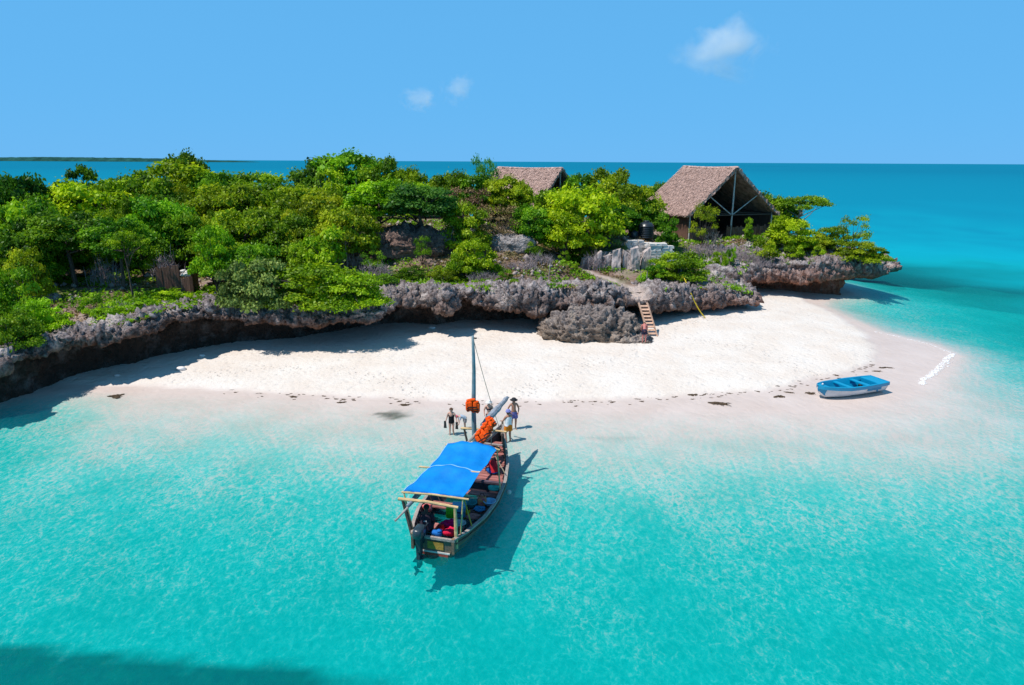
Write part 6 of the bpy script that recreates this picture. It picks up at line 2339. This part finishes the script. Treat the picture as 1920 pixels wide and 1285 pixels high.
def person(pos, rz, label, skin, pose=None, scale=1.0, female=False, group=None):
    """joints in metres, facing +y, feet at z = 0; returns the person and the joints for dressing"""
    J = dict(pelvis=(0, 0, .93), waist=(0, .0, 1.08), chest=(0, .0, 1.26), neckb=(0, -.01, 1.43), neck=(0, 0, 1.50), head=(0, .02, 1.60), crown=(0, .01, 1.69),
             hipl=(-.10, 0, .88), hipr=(.10, 0, .88), kneel=(-.11, .02, .48), kneer=(.11, .02, .48), anklel=(-.11, -.02, .09), ankler=(.11, -.02, .09),
             toel=(-.13, .16, .03), toer=(.13, .16, .03), shl=(-.17, 0, 1.40), shr=(.17, 0, 1.40), ell=(-.24, -.02, 1.12), elr=(.24, -.02, 1.12), wrl=(-.25, .06, .88), wrr=(.25, .06, .88))
    J.update(pose or {})
    look_to = Vector(J.pop('look', (0, 1, 0)))
    J = {k: Vector(v) for k, v in J.items()}
    sw = .92 if female else 1.0
    R = dict(pelvis=.135, waist=.115 * sw, chest=.135 * sw, neckb=.075, neck=.055, head=.098, crown=.062, hip=.098, knee=.062, ankle=.040, toe=.030, sh=.062, el=.042, wr=.030)
    keys = list(J)
    vs = [J[k] for k in keys]
    rad = [R[k] if k in R else R[k[:-1]] for k in keys]
    ix = {k: i for i, k in enumerate(keys)}
    E_ = [('pelvis', 'waist'), ('waist', 'chest'), ('chest', 'neckb'), ('neckb', 'neck'), ('neck', 'head'), ('head', 'crown')]
    for s in 'lr':
        E_ += [('pelvis', 'hip' + s), ('hip' + s, 'knee' + s), ('knee' + s, 'ankle' + s), ('ankle' + s, 'toe' + s), ('neckb', 'sh' + s), ('sh' + s, 'el' + s), ('el' + s, 'wr' + s)]
    edges = [(ix[a], ix[b]) for a, b in E_]
    # palms and fingers
    for s, sg in (('l', 1), ('r', -1)):
        w = J['wr' + s]
        d = (w - J['el' + s]).normalized()
        side = d.cross(Vector((0, 0, 1)))
        side = side.normalized() if side.length > .2 else Vector((0, 1, 0))
        side = Vector((0, 1, 0)) if abs(d.z) > .6 else side
        fwd = d
        palm = w + fwd * .075
        vs.append(palm); rad.append(.030)
        pi = len(vs) - 1
        edges.append((ix['wr' + s], pi))
        curl = d.cross(side) * (.012 * sg)
        for q, (o_, ln) in enumerate([(-.027, .055), (-.009, .068), (.009, .064), (.026, .048)]):
            a = palm + side * o_ + fwd * .022
            b = a + fwd * ln * .55 + curl
            c = b + fwd * ln * .45 + curl * 2.2
            for pnt, r_ in ((a, .0095), (b, .0088), (c, .0075)):
                vs.append(pnt); rad.append(r_)
            n_ = len(vs)
            edges += [(pi, n_ - 3), (n_ - 3, n_ - 2), (n_ - 2, n_ - 1)]
        a = w + fwd * .03 + side * .034
        b = a + fwd * .035 + side * .018
        vs += [a, b]; rad += [.0105, .008]
        n_ = len(vs)
        edges += [(pi, n_ - 2), (n_ - 2, n_ - 1)]
    me = bpy.data.meshes.new('body_skeleton')
    me.from_pydata([tuple(v) for v in vs], edges, [])
    tmp = bpy.data.objects.new('body_skeleton', me)
    COL.objects.link(tmp)
    md = tmp.modifiers.new('skin', 'SKIN')
    md.use_smooth_shade = True
    for i, r_ in enumerate(rad): me.skin_vertices[0].data[i].radius = (r_, r_)
    me.skin_vertices[0].data[ix['pelvis']].use_root = True
    ss = tmp.modifiers.new('smooth', 'SUBSURF')
    ss.levels = ss.render_levels = 1
    dg = bpy.context.evaluated_depsgraph_get()
    ev = tmp.evaluated_get(dg)
    body_me = bpy.data.meshes.new_from_object(ev)
    bpy.data.objects.remove(tmp)
    e = empty('person', pos, rz)
    e.scale = (scale,) * 3
    tag(e, label, 'person', group)
    body_me.materials.clear()
    link('body', body_me, skin, e)
    # face, on the side the head looks to
    hd = J['head']
    up = (J['crown'] - J['neck']).normalized()
    look = look_to
    look = (look - up * look.dot(up)).normalized()
    rt = look.cross(up)
    RM = Matrix((rt, look, up)).transposed()
    fm_ = MB()
    fm_.blob(hd + RM @ Vector((0, .100, -.005)), (.014, .022, .020), 6, 5, 1, 0)
    for s in (-1, 1): fm_.blob(hd + RM @ Vector((s * .098, 0, -.005)), (.010, .022, .030), 6, 5, 2, 0)
    fm_.build('face', skin, e, True)
    ey = MB()
    for s in (-1, 1): ey.blob(hd + RM @ Vector((s * .034, .088, .022)), (.012, .010, .008), 6, 5, 3, 0)
    ey.build('eyes', MAT['eye'], e, True)
    MB().blob(hd + RM @ Vector((0, .090, -.045)), (.024, .010, .008), 6, 5, 4, 0).build('mouth', MAT['lip'], e, True)
    return e, J, RM


def hair(e, J, RM, mat, long_=False, cap=False, name='hair'):
    hd = J['head'] + RM @ Vector((0, -.012, .018))
    mb = MB()
    n, m = 14, 9
    b = 0
    vs = []
    for i in range(m + 1):
        th = math.pi * .62 * i / m
        for k in range(n):
            a = 2 * math.pi * k / n
            v = Vector((math.sin(th) * math.cos(a) * .108, math.sin(th) * math.sin(a) * .118, math.cos(th) * .110))
            if v.y > .02 and v.z < .035: v.z = .035 + (v.z - .035) * .1
            vs.append(hd + RM @ v)
    fs = [(i * n + k, (i + 1) * n + k, (i + 1) * n + (k + 1) % n, i * n + (k + 1) % n) for i in range(m) for k in range(n)]
    mb.add(vs, fs)
    if long_: mb.tube([hd + RM @ Vector((0, -.10, .03)), hd + RM @ Vector((0, -.135, -.06)), hd + RM @ Vector((0, -.12, -.20))], [.05, .045, .02], 8)
    mb.build(name, mat, e, True)


def hat(e, J, RM, mat, brim=.06, name='hat'):
    hd = J['head'] + RM @ Vector((0, -.005, .045))
    mb = MB().lathe([(.118 + brim, -.01), (.120 + brim, .0), (.118, .012), (.116, .06), (.09, .10), (.02, .115)], 16, hd, RM)
    mb.build(name, mat, e, True)


def loft(mb, rings, n=14):
    """rings: (centre, rx, ry, axis)"""
    b = len(mb.v)
    for c, rx, ry, ax_ in rings:
        q = Vector((0, 0, 1)).rotation_difference(Vector(ax_).normalized())
        for k in range(n):
            a = 2 * math.pi * k / n
            mb.v.append(tuple(Vector(c) + q @ Vector((rx * math.cos(a), ry * math.sin(a), 0))))
    for i in range(len(rings) - 1):
        for k in range(n):
            mb.f.append((b + i * n + k, b + i * n + (k + 1) % n, b + (i + 1) * n + (k + 1) % n, b + (i + 1) * n + k))


def torso_cloth(e, J, mat, name, lo='pelvis', hi='neckb', rx=.185, ry=.148, sleeves=False, drop=.0):
    keys = ['pelvis', 'waist', 'chest', 'neckb']
    ks = keys[keys.index(lo):keys.index(hi) + 1]
    mb = MB()
    rings = []
    prof = dict(pelvis=1.0, waist=.90, chest=1.0, neckb=.72)
    for i, k in enumerate(ks):
        a = J[ks[min(i + 1, len(ks) - 1)]] - J[ks[max(i - 1, 0)]]
        c = J[k].copy()
        if k == 'neckb': c -= a.normalized() * .035
        if i == 0: c -= a.normalized() * drop
        rings.append((c, rx * prof[k], ry * prof[k], a))
    loft(mb, rings)
    if sleeves:
        for s in 'lr':
            a, b = J['sh' + s], J['el' + s]
            d = b - a
            loft(mb, [(a - d * .15, .07, .07, d), (a + d * .3, .082, .082, d), (a + d * .72, .075, .075, d)], 10)
    mb.build(name, mat, e, True)


def shorts(e, J, mat, name='shorts', length=.6, r=.125):
    mb = MB()
    up = J['waist'] - J['pelvis']
    loft(mb, [(J['pelvis'] + up * .55, .165, .14, up), (J['pelvis'], .18, .152, up), (J['pelvis'] - up * .35, .175, .148, up)])
    for s in 'lr':
        a, b = J['hip' + s], J['knee' + s]
        d = b - a
        loft(mb, [(a - d * .05, r, r, d), (a + d * .3, r * 1.02, r * 1.02, d), (a + d * length, r * .92, r * .92, d)], 12)
    mb.build(name, mat, e, True)


def to_yaw(dx, dy): return math.atan2(-dx, dy)


# woman in the black swimsuit wading out, things in both hands
p = G(847, 819, -.20)
e, J, RM = person((p.x, p.y, p.z), to_yaw(-.25, -1), 'woman in a black swimsuit wading left of the bow, dark fins in her hands', MAT['skin_fair'],
                  dict(kneel=(-.12, .10, .50), anklel=(-.11, -.06, .10), toel=(-.12, .10, .04), kneer=(.10, .0, .48), ankler=(.10, .02, .09), toer=(.11, .20, .03),
                       ell=(-.27, -.03, 1.14), wrl=(-.33, .08, .92), elr=(.27, -.04, 1.13), wrr=(.33, .04, .90)), .95, True)
hair(e, J, RM, MAT['hair_brown'], True)
sw = fabric('black_swimsuit', (0.012, 0.012, 0.016))
torso_cloth(e, J, sw, 'swimsuit', 'pelvis', 'chest', .172, .150, drop=.10)
for s, q in (('l', 'wrl'), ('r', 'wrr')):
    w_ = J[q]
    f_ = MB()
    f_.box((0, 0, -.16), (.16, .04, .30), None, .7).box((0, .01, .02), (.10, .08, .12))
    o = f_.build('swim_fin', MAT['dark_rubber'])
    M_ = Matrix.Translation((p.x, p.y, p.z)) @ Matrix.Rotation(to_yaw(-.25, -1), 4, 'Z')
    o.matrix_world = M_ @ Matrix.Translation(w_ + Vector((0, .03, -.10)))
    tag(o, 'dark fin in the ' + ('right hand' if s == 'r' else 'left hand') + ' of the woman in the black swimsuit', 'fin')

# small person in a pink cap bending in the shallows behind the mast
p = G(872, 806, -.12)
e, J, RM = person((p.x, p.y, p.z), to_yaw(-1, -.3), 'child with a pink cap and pale blue shirt bending down in the shallows', MAT['skin_fair'],
                  dict(waist=(0, .10, 1.03), chest=(0, .26, 1.10), neckb=(0, .42, 1.13), neck=(0, .48, 1.12), head=(0, .57, 1.12), crown=(0, .65, 1.14), shl=(-.17, .38, 1.10), shr=(.17, .38, 1.10),
                       ell=(-.20, .44, .84), elr=(.20, .44, .84), wrl=(-.17, .50, .60), wrr=(.17, .50, .60), look=(0, .4, -1)), .72)
hat(e, J, RM, fabric('pink_cap', (0.62, 0.10, 0.16)), .02, 'cap')
torso_cloth(e, J, fabric('pale_blue_shirt', (0.42, 0.50, 0.60)), 'shirt', sleeves=True)
shorts(e, J, fabric('grey_shorts', (0.30, 0.28, 0.30)))

# woman in a dark bikini with a white hat
p = G(917, 808, -.05)
e, J, RM = person((p.x, p.y, p.z), to_yaw(-.2, -1), 'woman in a dark bikini and white hat standing behind the bow pole', MAT['skin_fair'],
                  dict(elr=(.27, .0, 1.15), wrr=(.22, .12, .98), ell=(-.26, -.02, 1.13), wrl=(-.24, .10, .92)), 1.0, True)
hair(e, J, RM, MAT['hair_brown'], True)
hat(e, J, RM, fabric('white_hat', (0.78, 0.76, 0.74)), .07)
bk = fabric('dark_bikini', (0.02, 0.018, 0.03))
mb = MB()
loft(mb, [(J['chest'] + Vector((0, 0, -.03)), .160, .150, (0, 0, 1)), (J['chest'] + Vector((0, 0, .05)), .162, .150, (0, 0, 1))])
mb.build('bikini_top', bk, e, True)
mb = MB()
loft(mb, [(J['pelvis'] + Vector((0, 0, -.10)), .150, .130, (0, 0, 1)), (J['pelvis'] + Vector((0, 0, -.02)), .182, .152, (0, 0, 1)), (J['pelvis'] + Vector((0, 0, .05)), .165, .145, (0, 0, 1))])
mb.build('bikini_bottom', bk, e, True)

# crewman in the white vest and orange shorts at the bow
p = G(953, 831, -.2)
e, J, RM = person((p.x, p.y, p.z), to_yaw(-.6, .8), 'man in a white vest and orange shorts standing in the water at the bow', MAT['skin_tan'],
                  dict(ell=(-.25, .12, 1.16), wrl=(-.18, .34, 1.10), elr=(.25, .10, 1.14), wrr=(.20, .32, 1.02), kneel=(-.13, .06, .50), anklel=(-.14, -.06, .09)), 1.06)
hair(e, J, RM, MAT['hair_dark'])
hat(e, J, RM, fabric('blue_cap', (0.20, 0.22, 0.50)), .02, 'cap')
torso_cloth(e, J, fabric('white_vest', (0.80, 0.80, 0.82)), 'vest')
shorts(e, J, fabric('orange_shorts', (0.75, 0.22, 0.02)))

# shirtless man in a dark hat behind him
p = G(963, 806, -.1)
e, J, RM = person((p.x, p.y, p.z), to_yaw(.3, -1), 'shirtless man in a dark hat behind the man in the white vest', MAT['skin_tan'],
                  dict(elr=(.30, -.04, 1.18), wrr=(.20, .10, 1.02), ell=(-.28, -.02, 1.14), wrl=(-.20, .14, .98)), 1.05)
hat(e, J, RM, fabric('dark_hat', (0.03, 0.03, 0.035)), .08)
shorts(e, J, fabric('blue_violet_shorts', (0.16, 0.15, 0.40)))

# swimmer whose pink cap shows beyond the canopy
p = G(853, 838, 1.30)
e, J, RM = person((p.x - .05, p.y + .1, -.28), to_yaw(-.4, -1), 'person with a bright pink cap standing in the water beyond the blue canopy', MAT['skin_fair'], None, .98, True)
hat(e, J, RM, fabric('bright_pink_cap', (0.72, 0.06, 0.32)), .01, 'cap')
torso_cloth(e, J, fabric('navy_swimsuit', (0.02, 0.025, 0.06)), 'swimsuit', 'pelvis', 'chest', .172, .150, drop=.10)

# man bending by the ladder
p = G(1207, 650, .4)
gz_ = sz(p.x, p.y)
e, J, RM = person((p.x, p.y, gz_), to_yaw(.1, 1), 'man with a sunburnt back and dark shorts bending down beside the dark rock', skin_mat('skin_sunburnt', (0.55, 0.20, 0.17)),
                  dict(waist=(0, .08, 1.06), chest=(0, .20, 1.20), neckb=(0, .34, 1.30), neck=(0, .40, 1.32), head=(0, .50, 1.32), crown=(0, .58, 1.35), shl=(-.18, .30, 1.27), shr=(.18, .30, 1.27),
                       ell=(-.22, .36, 1.00), elr=(.22, .36, 1.00), wrl=(-.16, .46, .78), wrr=(.16, .46, .78), look=(0, .4, -1)), 1.05)
hair(e, J, RM, MAT['hair_brown'])
shorts(e, J, fabric('dark_shorts', (0.025, 0.025, 0.05)), length=.5)

SIT = dict(pelvis=(0, 0, .10), waist=(0, .03, .25), chest=(0, .10, .42), neckb=(0, .17, .58), neck=(0, .20, .65), head=(0, .24, .75), crown=(0, .25, .84), hipl=(-.10, .03, .08), hipr=(.10, .03, .08),
           kneel=(-.15, .45, .16), kneer=(.15, .45, .16), anklel=(-.15, .42, -.24), ankler=(.15, .42, -.24), toel=(-.16, .58, -.30), toer=(.16, .58, -.30),
           shl=(-.18, .15, .55), shr=(.18, .15, .55), ell=(-.27, .18, .28), elr=(.27, .18, .28), wrl=(-.18, .40, .22), wrr=(.18, .40, .22))
q = W @ Vector((-.50, .52, .60))
e, J, RM = person(q, -HEAD + .15, 'steersman in a dark shirt sitting at the stern by the outboard motor', MAT['skin_dark'], SIT, 1.12)
hair(e, J, RM, MAT['hair_dark'])
torso_cloth(e, J, fabric('dark_shirt', (0.035, 0.022, 0.035)), 'shirt', rx=.20, ry=.16, sleeves=True)
shorts(e, J, fabric('black_shorts', (0.02, 0.025, 0.03)), length=.8)
MB().box(J['chest'] + Vector((0.02, -.165, -.05)), (.10, .012, .12)).build('shirt_print', fabric('grey_print', (0.45, 0.47, 0.50)), e)

sp = dict(SIT)
sp.update(chest=(0, .16, .40), neckb=(0, .30, .52), neck=(0, .36, .56), head=(0, .45, .62), crown=(0, .52, .68), shl=(-.18, .26, .49), shr=(.18, .26, .49), wrl=(-.10, .55, .18), wrr=(.10, .55, .18), ell=(-.24, .36, .26), elr=(.24, .36, .26), look=(0, .6, -.8))
q = W @ Vector((.62, 6.0, .55))
e, J, RM = person(q, -HEAD + .9, 'person in a red shirt and blue shorts crouching on the foredeck of the dhow', MAT['skin_dark'], sp, 1.02)
hair(e, J, RM, MAT['hair_dark'])
torso_cloth(e, J, fabric('red_shirt', (0.55, 0.02, 0.03)), 'shirt', rx=.20, ry=.16, sleeves=True)
shorts(e, J, fabric('blue_shorts', (0.01, 0.10, 0.35)), length=.7)

# ------------------------------------------------------------------ far shore
def far_shore():
    d0 = 4300.0
    xs = np.linspace(-4600, D(432, 300, d0).x, 420)
    ys = np.linspace(0, 500, 14)
    X, Y = np.meshgrid(xs, ys, indexing='ij')
    Pq = np.column_stack([X.ravel(), Y.ravel()])
    edge = np.clip((xs[-1] - Pq[:, 0]) / 900, 0, 1) ** 0.6
    prof = np.clip(Pq[:, 1] / 40, 0, 1)
    h = 25 * edge * prof * (0.80 + 0.30 * fbm(np.column_stack([Pq[:, 0] * .0025, np.zeros(len(Pq)), np.zeros(len(Pq))]), 3, 501) + 0.22 * fbm(np.column_stack([Pq * .03, np.zeros(len(Pq))]), 3, 503))
    h = np.where(Pq[:, 1] <= 0, -1, h)
    V = np.column_stack([Pq[:, 0], Pq[:, 1] + d0, h])
    me = np_mesh('distant_shore', V, grid_faces(len(xs), len(ys)), False)
    m = simple('distant_wood', (0.022, 0.085, 0.075), 0.95, 0.4, .02, 0, 1, 0.0)  # bluish green: distance haze put into the wood's own colour
    tag(link('distant_shore', me, m), 'long low wooded shore on the horizon at left', kind='structure')


far_shore()

# ------------------------------------------------------------------ clouds: small bodies of vapour far out
def cloud(px, py, wpx, hpx, dens, seed, label, dist=3000.0, tilt=0.0):
    r = ray(px, py).normalized()
    c = Vector((0, 0, CAM_H)) + r * dist
    sx, szz = wpx / FPX * dist / 2, hpx / FPX * dist / 2
    mb = MB()
    mb.blob((0, 0, 0), (1, 1, 1), 24, 14, seed, 0.10)
    m, nt, nd, lk, out = new_mat('vapour')
    tc = N(nt, 'ShaderNodeTexCoord')
    ln = N(nt, 'ShaderNodeVectorMath', operation='LENGTH')
    lk.new(tc.outputs['Object'], ln.inputs[0])
    mp = N(nt, 'ShaderNodeMapping')
    mp.inputs['Location'].default_value = (seed * 3.7, seed * 1.3, 0)
    lk.new(tc.outputs['Object'], mp.inputs[0])
    n1 = noise_n(nt, mp.outputs[0], 1.25, 6, 0.62, 0.5)
    f = math_n(nt, 'SUBTRACT', math_n(nt, 'MULTIPLY_ADD', n1, 2.3, -0.62), math_n(nt, 'MULTIPLY', ln.outputs['Value'], 0.85))
    d = math_n(nt, 'MULTIPLY', math_n(nt, 'MAXIMUM', f, 0.0), dens / sx)
    pv = N(nt, 'ShaderNodeVolumePrincipled')
    pv.inputs['Color'].default_value = (0.98, 0.98, 0.98, 1)
    pv.inputs['Anisotropy'].default_value = 0.2
    lk.new(d, pv.inputs['Density'])
    lk.new(pv.outputs[0], out.inputs['Volume'])
    o = mb.build('cloud', m)
    o.location = c
    o.rotation_euler = (0, tilt, 0)
    o.scale = (sx, sx * .8, szz)
    tag(o, label, 'cloud', 'small clouds in the blue sky')


cloud(1378, 88, 150, 125, 4.0, 2, 'brightest small white cloud high at the right')
cloud(1325, 96, 150, 100, 1.5, 5, 'faint veil joined to the left of the brightest cloud')
cloud(783, 186, 84, 56, 2.2, 3, 'faint puff of cloud above the central clump of trees')
cloud(860, 172, 80, 76, 2.0, 8, 'faint torn cloud just right of the lower faint puff')
